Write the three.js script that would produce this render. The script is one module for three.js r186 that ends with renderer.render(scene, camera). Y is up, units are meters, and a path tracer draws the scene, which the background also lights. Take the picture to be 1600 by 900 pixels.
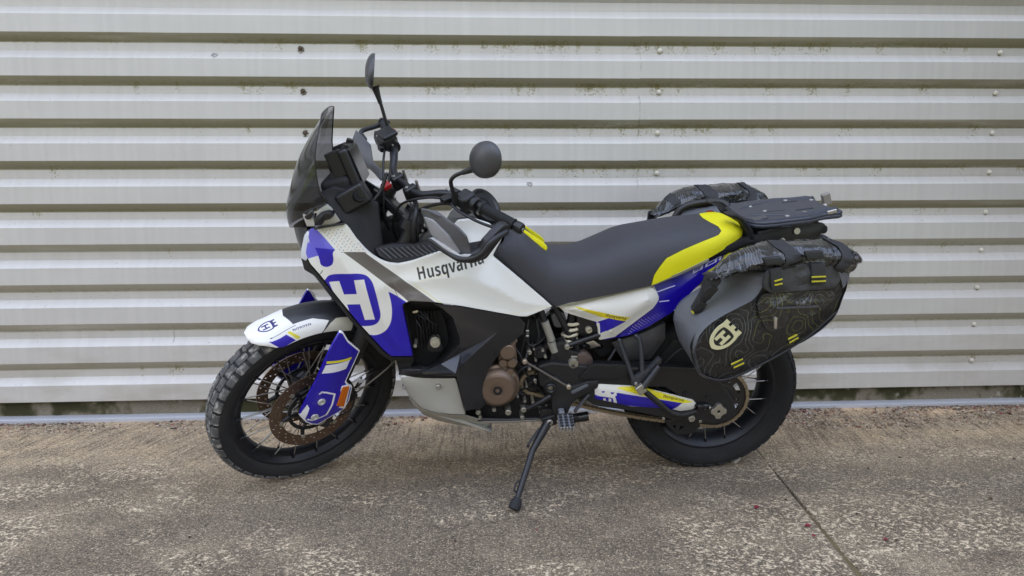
import * as THREE from 'three';
import { mergeGeometries, toCreasedNormals, mergeVertices } from 'three/addons/utils/BufferGeometryUtils.js';
import { RoundedBoxGeometry } from 'three/addons/geometries/RoundedBoxGeometry.js';

// ------------------------------------------------------------------ camera, sky, sun, exposure
const scene = new THREE.Scene();
const CAM_H = 1.106;
const camera = new THREE.PerspectiveCamera(44.21, 16 / 9, 0.05, 200);
camera.position.set(0, CAM_H, 0);
camera.rotation.set(-0.149, -0.0484, -0.0034, 'YXZ');
scene.add(camera);
const renderer = new THREE.WebGLRenderer({ antialias: true });
renderer.setSize(1024, 576);
renderer.toneMapping = THREE.LinearToneMapping;
renderer.toneMappingExposure = 2.58;
renderer.shadowMap.enabled = true;
{ // hazy blue sky with soft white cloud, brighter towards the horizon
  const W = 512, Hh = 256, d = new Float32Array(W * Hh * 4);
  const rnd = (x, y) => { const s = Math.sin(x * 127.1 + y * 311.7) * 43758.5453; return s - Math.floor(s); };
  const n2 = (x, y) => { const i = Math.floor(x), j = Math.floor(y), f = x - i, g = y - j, u = f * f * (3 - 2 * f), v = g * g * (3 - 2 * g);
    return (rnd(i, j) * (1 - u) + rnd(i + 1, j) * u) * (1 - v) + (rnd(i, j + 1) * (1 - u) + rnd(i + 1, j + 1) * u) * v; };
  for (let r = 0; r < Hh; r++) for (let c = 0; c < W; c++) {
    const el = ((r + 0.5) / Hh - 0.5) * Math.PI, az = (c + 0.5) / W * 2 * Math.PI, y = Math.max(0, Math.sin(el));
    const X = Math.cos(az) * Math.cos(el), Z = Math.sin(az) * Math.cos(el);
    let cl = 0, a = 0.5; for (let o = 0; o < 4; o++) { const k = 1.5 * 2 ** o; cl += a * n2((X / (y + 0.25)) * k + 17, (Z / (y + 0.25)) * k + 9); a *= 0.5; }
    cl = Math.min(1, Math.max(0, (cl - 0.36) / 0.3)) * Math.min(1, y * 6);
    const h = Math.exp(-y * 2.6), b = [0.52 + 0.32 * h, 0.67 + 0.2 * h, 1.06 - 0.15 * h], w = [1.31, 1.27, 1.22], i = (r * W + c) * 4;
    for (let k = 0; k < 3; k++) d[i + k] = b[k] * (1 - 0.7 * cl) + w[k] * 0.7 * cl;
    d[i + 3] = 1;
  }
  const t = new THREE.DataTexture(d, W, Hh, THREE.RGBAFormat, THREE.FloatType);
  t.mapping = THREE.EquirectangularReflectionMapping; t.magFilter = THREE.LinearFilter; t.needsUpdate = true;
  scene.background = t; scene.environment = t;
}
const sun = new THREE.DirectionalLight(0xfff1dc, 4.2);
sun.position.set(2.5, 12, -7.0); sun.castShadow = true;
Object.assign(sun.shadow.camera, { left: -25, right: 25, top: 25, bottom: -25, near: 0.5, far: 80 });
sun.shadow.mapSize.set(2048, 2048);
scene.add(sun); scene.add(sun.target);

// ------------------------------------------------------------------ small tools
let seed = 7; const rand = () => { seed = (seed * 1664525 + 1013904223) >>> 0; return seed / 4294967296; };
const rr = (a, b) => a + (b - a) * rand();
const V = (x, y, z) => new THREE.Vector3(x, y, z);
const hash = (x, y) => { let h = (x * 374761393 + y * 668265263) | 0; h = Math.imul(h ^ (h >>> 13), 1274126177); return ((h ^ (h >>> 16)) >>> 0) / 4294967296; };
const vn = (x, y) => { const i = Math.floor(x), j = Math.floor(y), f = x - i, g = y - j, u = f * f * (3 - 2 * f), v = g * g * (3 - 2 * g);
  return (hash(i, j) * (1 - u) + hash(i + 1, j) * u) * (1 - v) + (hash(i, j + 1) * (1 - u) + hash(i + 1, j + 1) * u) * v; };
const fbm = (x, y, o = 4) => { let s = 0, a = 0.5; for (let i = 0; i < o; i++) { s += a * vn(x, y); x = x * 2.03 + 11.3; y = y * 2.03 + 5.7; a *= 0.5; } return s; };
const sm = (a, b, x) => { const t = Math.min(1, Math.max(0, (x - a) / (b - a))); return t * t * (3 - 2 * t); };
const mixc = (a, b, t) => [a[0] + (b[0] - a[0]) * t, a[1] + (b[1] - a[1]) * t, a[2] + (b[2] - a[2]) * t];
const used = {};
function named(n) { used[n] = (used[n] ?? -1) + 1; return used[n] ? n + '_' + String(used[n]).padStart(3, '0') : n; }
function tag(o, label, category, group, kind) { if (label) o.userData.label = label; if (category) o.userData.category = category; if (group) o.userData.group = group; if (kind) o.userData.kind = kind; return o; }
function top(name, label, category, group, kind) { const g = new THREE.Group(); g.name = named(name); scene.add(g); return tag(g, label, category, group, kind); }
function add(name, geo, mat, parent, o = {}) {
  if (Array.isArray(geo)) geo = mg(geo);
  const m = new THREE.Mesh(geo, mat); m.name = parent === scene ? named(name) : name; m.castShadow = m.receiveShadow = true;
  if (o.label) m.userData.label = o.label; if (o.kind) m.userData.kind = o.kind;
  if (o.steer) { m.position.copy(STEER_P); m.quaternion.copy(STEER_Q); }
  parent.add(m); return m;
}
function clean(g) {
  g = g.index ? g.toNonIndexed() : g;
  if (!g.attributes.normal) g.computeVertexNormals();
  if (!g.attributes.uv) g.setAttribute('uv', new THREE.BufferAttribute(new Float32Array(g.attributes.position.count * 2), 2));
  const o = new THREE.BufferGeometry();
  for (const k of ['position', 'normal', 'uv']) o.setAttribute(k, g.attributes[k]);
  return o;
}
function mg(list) { return list.length === 1 ? list[0] : mergeGeometries(list.flat(9).map(clean)); }
function canvasTex(w, h, draw, srgb = true, rep = true) {
  const c = document.createElement('canvas'); c.width = w; c.height = h; const x = c.getContext('2d'); draw(x, w, h);
  const t = new THREE.CanvasTexture(c); t.colorSpace = srgb ? THREE.SRGBColorSpace : THREE.NoColorSpace;
  t.wrapS = t.wrapT = rep ? THREE.RepeatWrapping : THREE.ClampToEdgeWrapping; t.anisotropy = 8; return t;
}
function pixelTex(w, h, f, srgb = true) { // f(x, y) -> [r, g, b] 0..255, y up
  const d = new Uint8Array(w * h * 4);
  for (let y = 0; y < h; y++) for (let x = 0; x < w; x++) { const c = f(x, y), i = (y * w + x) * 4; d[i] = Math.max(0, Math.min(255, c[0])); d[i + 1] = Math.max(0, Math.min(255, c[1])); d[i + 2] = Math.max(0, Math.min(255, c[2])); d[i + 3] = 255; }
  const t = new THREE.DataTexture(d, w, h); t.colorSpace = srgb ? THREE.SRGBColorSpace : THREE.NoColorSpace;
  t.wrapS = t.wrapT = THREE.RepeatWrapping; t.magFilter = THREE.LinearFilter; t.minFilter = THREE.LinearFilter; t.needsUpdate = true; return t;
}
const std = (r, g, b, rough = 0.5, metal = 0, o = {}) => new THREE.MeshPhysicalMaterial({ color: new THREE.Color().setRGB(r, g, b), roughness: rough, metalness: metal, ...o });
const PI = Math.PI;

// ------------------------------------------------------------------ the setting: ground, wall
const WZ = -3.283, RIB = 0.1827;
const ribY = (k) => CAM_H + RIB * (3.5151 - k - (k >= 4 ? 0.036 : 0));
const SEAM_X = 0.742;
{ // concrete apron: two slabs with an open joint, brushed towards the wall, weathered
  const X0 = -2.3, X1 = 3.3, Z0 = WZ - 0.06, Z1 = -1.3, TW = 2048, TH = 1024;
  const hgt = new Float32Array(TW * TH);
  const brush = (x, z) => { const xx = x + 0.35 * (z - Z0) * (x > 1.0 ? 0.5 : x < -0.8 ? 0.8 : 0.0); return vn(xx * 110, z * 7) * 0.5 + vn(xx * 230 + 40, z * 14) * 0.5; };
  const col = pixelTex(TW, TH, (px, py) => {
    const x = X0 + (X1 - X0) * px / TW, z = Z1 + (Z0 - Z1) * py / TH, dw = z - WZ; // distance from wall
    const nearWall = 1 - sm(0.28, 0.75, dw + 0.25 * (fbm(x * 2, z * 2) - 0.5));
    const big = fbm(x * 1.3 + 3, z * 1.9 + 8, 4), mid = fbm(x * 7, z * 10 + 4, 4), fine = fbm(x * 60, z * 75, 3), grain = hash(px, py);
    const b = brush(x, z);
    let c = mixc([98, 91, 80], [134, 126, 111], sm(0.3, 0.65, big * 0.55 + mid * 0.45));
    c = mixc(c, [164, 149, 124], nearWall * (0.35 + 0.4 * sm(0.35, 0.7, mid)));
    const lines = sm(0.5, 0.8, b) * (0.2 + 0.8 * nearWall) * 0.4;
    c = mixc(c, [168, 158, 138], lines); c = mixc(c, [66, 58, 48], sm(0.45, 0.2, b) * (0.1 + 0.32 * nearWall));
    // pale exposed sand and lichen flecks, thickest away from the wall
    const patch = sm(0.36, 0.58, fbm(x * 4.6 + 20, z * 7.5, 4)) * (1 - 0.75 * nearWall);
    const fleck = sm(0.49, 0.60, fbm(x * 98 + z * 12, z * 125 - x * 16 + 7, 3));
    const fl2 = sm(0.5, 0.62, fbm(x * 130 + 7, z * 170 + x * 40, 2)); c = mixc(c, [206, 198, 178], Math.max(fleck * 0.72 * (0.12 + patch), fl2 * (0.28 + 0.55 * patch)));
    const dark = sm(0.5, 0.66, fbm(x * 110 + 50, z * 140, 2)); c = mixc(c, [54, 49, 44], dark * 0.55);
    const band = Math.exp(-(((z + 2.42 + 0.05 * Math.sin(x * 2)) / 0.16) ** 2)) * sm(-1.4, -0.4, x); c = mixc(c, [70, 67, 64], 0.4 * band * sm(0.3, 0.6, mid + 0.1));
    if (grain > 0.93) c = mixc(c, [214, 206, 188], 0.6); else if (grain < 0.07) c = mixc(c, [44, 40, 36], 0.55); const drift = (1 - sm(0.03, 0.17, dw + 0.12 * (fbm(x * 5, z * 6) - 0.5))) * sm(0.2, 0.6, fbm(x * 4 + 60, z * 9)); c = mixc(c, [206, 184, 156], 0.75 * drift); const k = 0.80 + 0.40 * grain; const h = 0.5 + 0.35 * (b - 0.5) + 0.5 * (fine - 0.5) + 0.3 * (fleck - dark) + 0.14 * (grain - 0.5); hgt[py * TW + px] = h;
    return [c[0] * k * 1.10, c[1] * k * 1.045, c[2] * k * 0.97];
  });
  const bump = pixelTex(TW, TH, (x, y) => { const v = 255 * hgt[y * TW + x]; return [v, v, v]; }, false);
  const mat = new THREE.MeshStandardMaterial({ map: col, bumpMap: bump, bumpScale: 0.006, roughness: 0.95 });
  const g = top('ground', 'weathered brushed concrete apron in front of the metal wall', 'ground', null, 'structure');
  // joint runs from the rear wheel towards the camera
  const jA = [1.13, -2.52], jB = [1.02, -1.2], jx = (z) => jA[0] + (jB[0] - jA[0]) * (z - jA[1]) / (jB[1] - jA[1]);
  const zs = []; for (let z = Z0 + 0.01; z <= 1.2; z += 0.04) zs.push(z);
  const slab = (side) => {
    const pos = [], uv = [], idx = [], n = zs.length;
    zs.forEach((z) => {
      const open = (0.003 + 0.004 * sm(-2.5, -2.0, z)) * (0.5 + 0.9 * vn(z * 14, 3)) * sm(-2.62, -2.5, z), e = jx(z) + side * (open + 0.003 * (vn(z * 30, side * 7 + 20) - 0.5) * sm(-2.62, -2.45, z));
      const xs = side < 0 ? [-5.5, X0, e - 0.03, e - 0.006, e, e] : [e, e, e + 0.006, e + 0.03, X1, 14], ys = side < 0 ? [0, 0, 0, -0.0006, -0.002, -0.06] : [-0.06, -0.002, -0.0006, 0, 0, 0];
      xs.forEach((x, i) => { pos.push(x, ys[i], z); uv.push((x - X0) / (X1 - X0), (Z1 - z) / (Z1 - Z0)); });
    });
    for (let i = 0; i < n - 1; i++) for (let j = 0; j < 5; j++) { const a = i * 6 + j, b = a + 6; idx.push(a, b, a + 1, a + 1, b, b + 1); }
    const G = new THREE.BufferGeometry(); G.setAttribute('position', new THREE.Float32BufferAttribute(pos, 3)); G.setAttribute('uv', new THREE.Float32BufferAttribute(uv, 2)); G.setIndex(idx); G.computeVertexNormals(); return G;
  };
  add('concrete_slab', slab(-1), mat, g); add('concrete_slab', slab(1), mat, g);
  const fill = new THREE.PlaneGeometry(0.05, 2.0).rotateX(-PI / 2).translate(1.08, -0.0022, -1.8);
  add('joint_filler', fill, new THREE.MeshStandardMaterial({ map: (() => { const t = pixelTex(64, 1024, (x, y) => mixc(mixc([88, 76, 50], [128, 112, 82], fbm(x / 9, y / 14, 3)), [70, 70, 34], sm(0.5, 0.7, fbm(x / 12 + 9, y / 60, 3)))); return t; })(), roughness: 1 }), g);
  add('subsoil', new THREE.PlaneGeometry(300, 300).rotateX(-PI / 2).translate(0, -0.065, 0), std(0.09, 0.08, 0.06, 1), g);
}
{ // sunlit lawn on the open side, behind the photographer
  const c = pixelTex(512, 512, (x, y) => { const n = fbm(x / 40, y / 40), f = hash(x, y); return mixc([62, 76, 27], [98, 108, 46], 0.6 * n + 0.4 * f); });
  c.repeat.set(60, 30);
  const m = add('lawn', new THREE.PlaneGeometry(120, 70).rotateX(-PI / 2).translate(0, -0.012, 28), new THREE.MeshStandardMaterial({ map: c, roughness: 1 }), scene);
  m.name = 'lawn'; tag(m, 'sunlit mown lawn across from the metal wall', 'lawn', null, 'structure');
}
const wall = top('metal_wall', 'pale grey horizontally ribbed metal cladding wall with algae stains', 'wall', null, 'structure');
{
  // algae, dirt and painted underside shade on the sheets, laid out in metres (u along the wall, v up)
  const X0 = -2.9, X1 = 3.5, Y0 = 0, Y1 = 2.0, TW = 2048, TH = 1024, sx = TW / (X1 - X0), sy = TH / (Y1 - Y0);
  const map = canvasTex(TW, TH, (g) => {
    const id = g.createImageData(TW, TH), d = id.data;
    for (let y = 0; y < TH; y++) for (let x = 0; x < TW; x++) {
      const wx = X0 + x / sx, wy = Y1 - y / sy, i = (y * TW + x) * 4;
      const n = fbm(wx * 2.2, wy * 9, 3), st = vn(wx * 60, wy * 2.5), f = hash(x, y);
      let c = mixc([194, 190, 182], [202, 198, 190], n); const k = 0.965 + 0.03 * st + 0.02 * f; c = [c[0] * k, c[1] * k, c[2] * k];
      const low = sm(0.55, 0.1, wy); c = mixc(c, [150, 144, 124], low * 0.35 * sm(0.35, 0.75, fbm(wx * 5, wy * 14)));
      for (let kk = 0; kk < 10; kk++) { const e = ribY(kk) - wy; if (e > -0.002 && e < 0.037) { // olive tint painting in the underside shade, partly real algae, patchy
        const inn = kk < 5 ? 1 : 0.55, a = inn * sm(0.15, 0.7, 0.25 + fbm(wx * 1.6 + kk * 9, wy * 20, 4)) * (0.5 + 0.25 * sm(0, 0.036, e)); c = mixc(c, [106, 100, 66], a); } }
      d[i] = c[0]; d[i + 1] = c[1]; d[i + 2] = c[2]; d[i + 3] = 255;
    }
    g.putImageData(id, 0, 0);
    const P = (x, y) => [(x - X0) * sx, (Y1 - y) * sy];
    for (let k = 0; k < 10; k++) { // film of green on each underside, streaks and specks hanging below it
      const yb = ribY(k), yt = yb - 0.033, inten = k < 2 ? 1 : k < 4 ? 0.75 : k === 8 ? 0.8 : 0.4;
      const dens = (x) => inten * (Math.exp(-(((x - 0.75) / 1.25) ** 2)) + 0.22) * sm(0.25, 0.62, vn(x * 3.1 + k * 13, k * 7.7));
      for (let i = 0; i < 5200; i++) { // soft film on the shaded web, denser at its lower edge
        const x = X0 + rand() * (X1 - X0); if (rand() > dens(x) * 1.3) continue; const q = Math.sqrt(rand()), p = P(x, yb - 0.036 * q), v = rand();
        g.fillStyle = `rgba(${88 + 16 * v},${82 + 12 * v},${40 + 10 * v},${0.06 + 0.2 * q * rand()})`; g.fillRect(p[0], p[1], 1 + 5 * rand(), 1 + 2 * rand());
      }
      const nc = Math.round(26 * inten) + 6; // clumps that drip on to the flat below
      for (let j = 0; j < nc; j++) {
        const x = rand() < 0.75 ? 0.75 + (rand() + rand() + rand() - 1.5) * 1.5 : rr(-2.4, 2.9), s = 0.3 + rand(), m = 34 * s * inten;
        for (let i = 0; i < m; i++) { const dx = (rand() + rand() - 1) * 0.034 * s, len = (1 + 11 * rand() ** 2) , p = P(x + dx, yt + 0.014 - rand() ** 2 * 0.026); g.fillStyle = `rgba(${92 + 24 * rand()},${86 + 18 * rand()},${38 + 16 * rand()},${0.10 + 0.26 * rand()})`; g.fillRect(p[0], p[1], 0.8 + 1.1 * rand(), len); }
        for (let i = 0; i < m * 0.4; i++) { const p = P(x + (rand() + rand() - 1) * 0.04 * s, yt - rand() * 0.04); g.fillStyle = `rgba(74,68,36,${0.3 + 0.4 * rand()})`; g.fillRect(p[0], p[1], 0.8 + rand(), 0.8 + 1.2 * rand()); }
      }
      for (let j = 0; j < 150; j++) { const p = P(X0 + rand() * (X1 - X0), yt - 0.02 - rand() * 0.06); g.fillStyle = `rgba(80,76,58,${0.12 + 0.35 * rand()})`; g.fillRect(p[0], p[1], 0.8 + rand(), 0.8 + rand()); }
    }
    for (const [x, y] of [[0.24, 1.096], [-1.15, 1.66]]) for (let a = 0; a < 26; a++) { const t = a * 2.4, r = 0.012 * Math.sqrt(rand()), p = P(x + r * Math.cos(t) * 1.2, y + r * Math.sin(t)); g.fillStyle = 'rgba(60,56,52,.55)'; g.fillRect(p[0], p[1], 1.6, 1.6); }
    g.strokeStyle = 'rgba(70,64,48,.5)'; g.lineWidth = 1; for (const [x, y, l] of [[-1.42, 0.42, 0.05], [-1.0, 0.52, 0.02]]) { const p = P(x, y), q = P(x + 0.003, y - l); g.beginPath(); g.moveTo(...p); g.lineTo(...q); g.stroke(); }
    for (let i = 0; i < 620; i++) { const y = rr(0.1, 1.75), p = P(SEAM_X + 0.002 + (rand() - 0.5) * 0.004, y); if (vn(y * 9, 4) < 0.42) continue; g.fillStyle = `rgba(96,92,76,${0.06 + 0.16 * rand()})`; g.fillRect(p[0], p[1], 1, 2 + 4 * rand()); } // dirt caught in the lap of the two sheets
    // rust and dirt under the screws is added below once their places are known
    for (const [x, y] of screwSpots()) for (let i = 0; i < (x < -0.3 ? 46 : 26); i++) { const t = rand() * 6.3, r = (x < -0.3 ? 0.013 : 0.010) * Math.sqrt(rand()), p = P(x + r * Math.cos(t), y - 0.004 + r * 1.3 * Math.sin(t)); g.fillStyle = x < -0.3 ? `rgba(58,50,36,${0.3 + 0.5 * rand()})` : `rgba(100,92,64,${0.2 + 0.4 * rand()})`; g.fillRect(p[0], p[1], 1.6, 1.6); }
  });
  function screwSpots() {
    const out = []; for (let k = 0; k < 9; k++) { const y = ribY(k) - 0.056; out.push([2.436 + 0.004 * Math.sin(k * 5), y], [0.836 + 0.004 * Math.sin(k * 3), y], [-0.776 + 0.004 * Math.sin(k * 7), y]); } return out;
  }
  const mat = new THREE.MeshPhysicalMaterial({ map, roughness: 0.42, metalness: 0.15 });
  const crest = 0.078, web = 0.033, DEP = 0.03;
  function sheet(x0, x1, kTop, kBot, dz, endTrough) { // profile from the top down, with small bend radii
    const prof = []; // [y, z]
    const bend = 0.003;
    for (let k = kTop; k <= kBot; k++) {
      const y = ribY(k), yt = y + crest; if (k === kTop && k === 4) prof.push([yt + web + 0.035, -DEP]);
      prof.push([yt + web, -DEP], [yt + bend * 0.35, -bend * 0.3], [yt - bend * 0.35, 0], [y + bend * 0.3, 0], [y - bend * 0.3, -bend * 0.3], [y - web, -DEP]);
    }
    if (endTrough) { const y = ribY(kBot) - web - endTrough; prof.push([y, -DEP], [y, -DEP - 0.0012]); }
    else prof.length -= 1;
    const xs = []; for (let i = 0; i <= 60; i++) xs.push(x0 + (x1 - x0) * i / 60);
    const pos = [], uv = [], idx = [], n = prof.length;
    for (const x of xs) for (const [y, z] of prof) {
      const wob = 0.0016 * Math.sin(x * 2.1 + y * 3) + 0.0012 * (vn(x * 3, y * 8) - 0.5); const sag = (x0 < 0 ? -0.004 : 0.002) * Math.sin((x - x0) * 0.7);
      pos.push(x, y + sag * 0.6, WZ + z + dz + wob); uv.push((x - X0) / (X1 - X0), y / (Y1 - Y0));
    }
    for (let i = 0; i < xs.length - 1; i++) for (let j = 0; j < n - 1; j++) { const a = i * n + j, b = a + n; idx.push(a, a + 1, b, b, a + 1, b + 1); }
    const G = new THREE.BufferGeometry(); G.setAttribute('position', new THREE.Float32BufferAttribute(pos, 3)); G.setAttribute('uv', new THREE.Float32BufferAttribute(uv, 2)); G.setIndex(idx);
    return toCreasedNormals(G, 0.3);
  }
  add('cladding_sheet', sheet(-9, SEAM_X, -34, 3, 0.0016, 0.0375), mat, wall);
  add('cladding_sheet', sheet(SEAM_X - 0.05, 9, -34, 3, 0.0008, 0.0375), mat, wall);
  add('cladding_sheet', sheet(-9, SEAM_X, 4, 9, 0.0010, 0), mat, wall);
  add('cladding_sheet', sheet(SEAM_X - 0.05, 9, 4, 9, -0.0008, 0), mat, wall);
  // self-drilling screws: washer and hexagon head
  const sg = mg([new THREE.CylinderGeometry(0.0105, 0.0105, 0.003, 14).rotateX(PI / 2), new THREE.CylinderGeometry(0.0072, 0.0078, 0.0075, 6).rotateX(PI / 2).translate(0, 0, 0.0045), new THREE.SphereGeometry(0.0062, 8, 4, 0, PI * 2, 0, PI / 2).rotateX(PI / 2).scale(1, 1, 0.4).translate(0, 0, 0.0075)]);
  const sA = std(0.72, 0.68, 0.58, 0.45, 0.1), sB = std(0.12, 0.09, 0.06, 0.85, 0.3);
  for (const [x, y] of screwSpots()) { const s = add('screw', sg, x < -0.3 ? sB : sA, wall); s.position.set(x, y, WZ - DEP + 0.006); s.rotation.z = rr(0, 2); }
  // mossy concrete plinth under the cladding, and the folded base flashing
  const plinTex = pixelTex(2048, 64, (x, y) => {
    const u = x / 2048 * 8, v = y / 64, n = 0.45 * fbm(u * 15, v * 2 + 3, 4) + 0.55 * fbm(u * 2.2 + 4, v * 0.6, 3), f = hash(x, y);
    let c = mixc([104, 96, 80], [150, 142, 126], f * 0.5 + n * 0.5); c = mixc(c, [58, 56, 32], sm(0.44, 0.58, n + 0.24 * v - 0.08)); c = mixc(c, [26, 24, 12], sm(0.6, 1, v)); c = mixc(c, [170, 166, 152], sm(0.6, 0.66, fbm(u * 26 + 9, v * 3, 3)) * (1 - v)); return c;
  });
  plinTex.repeat.set(2.2, 1);
  const PG = new THREE.BoxGeometry(18, 0.16, 0.06, 120, 4, 1); { const p = PG.attributes.position; for (let i = 0; i < p.count; i++) p.setZ(i, p.getZ(i) + 0.006 * fbm(p.getX(i) * 9, p.getY(i) * 40)); PG.computeVertexNormals(); }
  add('plinth', PG.translate(0, 0.07, WZ - 0.065), new THREE.MeshStandardMaterial({ map: plinTex, roughness: 1 }), wall);
  const fs = new THREE.Shape(); [[-0.03, 0.024], [0.010, 0.019], [0.016, 0.016], [0.016, 0.0005], [0.013, 0.0005], [0.013, 0.012], [-0.03, 0.0175]].forEach(([z, y], i) => fs[i ? 'lineTo' : 'moveTo'](z, y));
  const fg = new THREE.ExtrudeGeometry(fs, { depth: 18, bevelEnabled: false, steps: 40 }).rotateY(-PI / 2).translate(9, 0, WZ - 0.004);
  add('flashing', fg, std(0.5, 0.51, 0.53, 0.42, 0.2), wall);
  add('backing_wall', new THREE.BoxGeometry(18, 8, 0.2).translate(0, 4.01, WZ - 0.2), std(0.3, 0.3, 0.3, 0.9), wall);
  add('roof', new THREE.BoxGeometry(18.4, 0.1, 9).translate(0, 8.06, WZ - 4.2), std(0.25, 0.25, 0.26, 0.6), wall);
}
// ------------------------------------------------------------------ what stands across the lawn (seen in the reflections), and an added shrub beside the apron
const barkM = std(0.07, 0.05, 0.035, 0.95);
function tree(name, label, x, z, h, r, leafCol, n, leaf = 0.16, cy = 0.66, ry = 0.32) {
  const t = top(name, label, 'tree'); t.position.set(x, 0, z);
  const parts = [new THREE.CylinderGeometry(0.09, 0.2, h * 0.5, 9, 4).translate(0, h * 0.25, 0)];
  for (let i = 0; i < 6; i++) { const a = i * 1.1, g = new THREE.CylinderGeometry(0.025, 0.07, h * 0.4, 6).translate(0, h * 0.2, 0).rotateZ(0.5 + 0.2 * rand()).rotateY(a).translate(0, h * (0.3 + 0.03 * i), 0); parts.push(g); }
  add('trunk', parts, barkM, t);
  const lg = new THREE.BufferGeometry(); lg.setAttribute('position', new THREE.Float32BufferAttribute([0, 0, 0, 0.5, 0.35, 0.08, 0.5, -0.35, 0.08, 1, 0, 0], 3)); lg.setIndex([0, 2, 1, 1, 2, 3]); lg.computeVertexNormals();
  const m = new THREE.InstancedMesh(lg, new THREE.MeshPhysicalMaterial({ color: new THREE.Color().setRGB(...leafCol), roughness: 0.8, side: THREE.DoubleSide }), n), o = new THREE.Object3D(), c = new THREE.Color();
  const cl = []; for (let i = 0; i < 26; i++) { const a = rand() * 6.3, u = rr(-0.8, 1), q = Math.sqrt(1 - u * u * 0.9) * Math.sqrt(rand()); cl.push([r * q * Math.cos(a), h * cy + u * h * ry, r * q * Math.sin(a), r * rr(0.25, 0.45)]); }
  for (let i = 0; i < n; i++) {
    const k = cl[i % cl.length]; let dx, dy, dz; do { dx = rr(-1, 1); dy = rr(-1, 1); dz = rr(-1, 1); } while (dx * dx + dy * dy + dz * dz > 1);
    o.position.set(k[0] + dx * k[3], k[1] + dy * k[3] * 0.8, k[2] + dz * k[3]); o.rotation.set(rr(0, 6), rr(0, 6), rr(0, 6)); o.scale.setScalar(leaf * rr(0.7, 1.4)); o.updateMatrix(); m.setMatrixAt(i, o.matrix);
    const v = rr(0.6, 1.3); m.setColorAt(i, c.setRGB(v, v, v));
  }
  m.name = 'crown'; m.userData.kind = 'stuff'; m.castShadow = m.receiveShadow = true; t.add(m);
}
tree('added_shrub', 'tall dense dark leaved shrub added out of view to darken the end of the wall', 4.5, -1.9, 4.2, 1.35, [0.045, 0.05, 0.02], 12000, 0.14, 0.5, 0.5);  // unseen shrub, added to hold sky light off the right of the wall
tree('broadleaf_tree', 'tall green tree across the lawn behind the brick house', -19, 20, 9, 3.8, [0.05, 0.08, 0.022], 5000, 0.5);
tree('broadleaf_tree', 'green tree across the lawn to the left of the motorcycle', -9, 17, 9.5, 4.2, [0.06, 0.09, 0.025], 6000, 0.5, 0.58, 0.42);
tree('broadleaf_tree', 'broad green tree across the lawn opposite the motorcycle', 0.5, 18, 10, 4.6, [0.055, 0.085, 0.024], 7000, 0.5, 0.56, 0.44);
tree('broadleaf_tree', 'wide green tree across the lawn opposite the rear wheel', 9.5, 16, 10.5, 4.6, [0.045, 0.075, 0.02], 7000, 0.5, 0.56, 0.44);
tree('broadleaf_tree', 'dark green tree across the lawn furthest along the apron', 17, 12, 10, 4.4, [0.04, 0.065, 0.018], 6000, 0.5, 0.56, 0.44);
{
  const h = top('brick_house', 'low brick house with a dark tiled roof across the lawn', 'house'); h.position.set(-15, 0, 8); h.rotation.y = -PI / 2;
  const bt = pixelTex(256, 256, (x, y) => { const row = Math.floor(y / 16), bx = (x + (row % 2) * 16) % 32, j = y % 16 < 2 || bx < 2, f = hash(Math.floor((x + (row % 2) * 16) / 32), row); return j ? [150, 140, 126] : mixc([126, 74, 52], [168, 104, 76], f); });
  bt.repeat.set(8, 4);
  add('wall', new THREE.BoxGeometry(9, 3, 6).translate(0, 1.5, 0), new THREE.MeshStandardMaterial({ map: bt, roughness: 0.9 }), h);
  const s = new THREE.Shape(); s.moveTo(-3.4, 2.95); s.lineTo(3.4, 2.95); s.lineTo(0, 5); add('roof', new THREE.ExtrudeGeometry(s, { depth: 9.6, bevelEnabled: false }).rotateY(PI / 2).translate(-4.8, 0, 0), std(0.05, 0.045, 0.045, 0.8), h);
  for (const x of [-3, 0, 3]) { add('window', new THREE.BoxGeometry(1.3, 1.2, 0.08).translate(x, 1.7, -3.0), std(0.03, 0.035, 0.04, 0.1), h); }
}
// shield emblem: rounded shield outline with an H inside and a three-pointed crown above; drawn with its base on the negative y side
function emblem(g, s, ink, fillC) {
  g.save(); g.scale(s / 50, s / 50); g.lineJoin = 'round';
  const shield = (k) => { g.beginPath(); g.moveTo(-22 * k, -16 * k); g.bezierCurveTo(-20 * k, -22 * k, 20 * k, -22 * k, 22 * k, -16 * k); g.bezierCurveTo(28 * k, 2 * k, 22 * k, 30 * k, 0, 34 * k); g.bezierCurveTo(-22 * k, 30 * k, -28 * k, 2 * k, -22 * k, -16 * k); g.closePath(); };
  if (fillC) { g.fillStyle = ink; shield(1.28); g.fill(); g.beginPath(); for (const x of [-22, 0, 22]) { g.rect(x - 6, -36, 12, 14); } g.fill(); g.fillRect(-26, -28, 52, 10); g.fillStyle = fillC; shield(.92); g.fill(); g.fillStyle = ink; g.fillRect(-15, -10, 10, 32); g.fillRect(5, -10, 10, 32); g.fillRect(-15, 1, 30, 8); }
  else { g.strokeStyle = ink; g.lineWidth = 6; shield(1); g.stroke(); g.fillStyle = ink; g.fillRect(-13, -8, 7, 28); g.fillRect(6, -8, 7, 28); g.fillRect(-13, 3, 26, 6); for (const x of [-18, 0, 18]) g.fillRect(x - 4, -36, 8, 14); g.fillRect(-22, -27, 44, 6); }
  g.restore();
}
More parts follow.
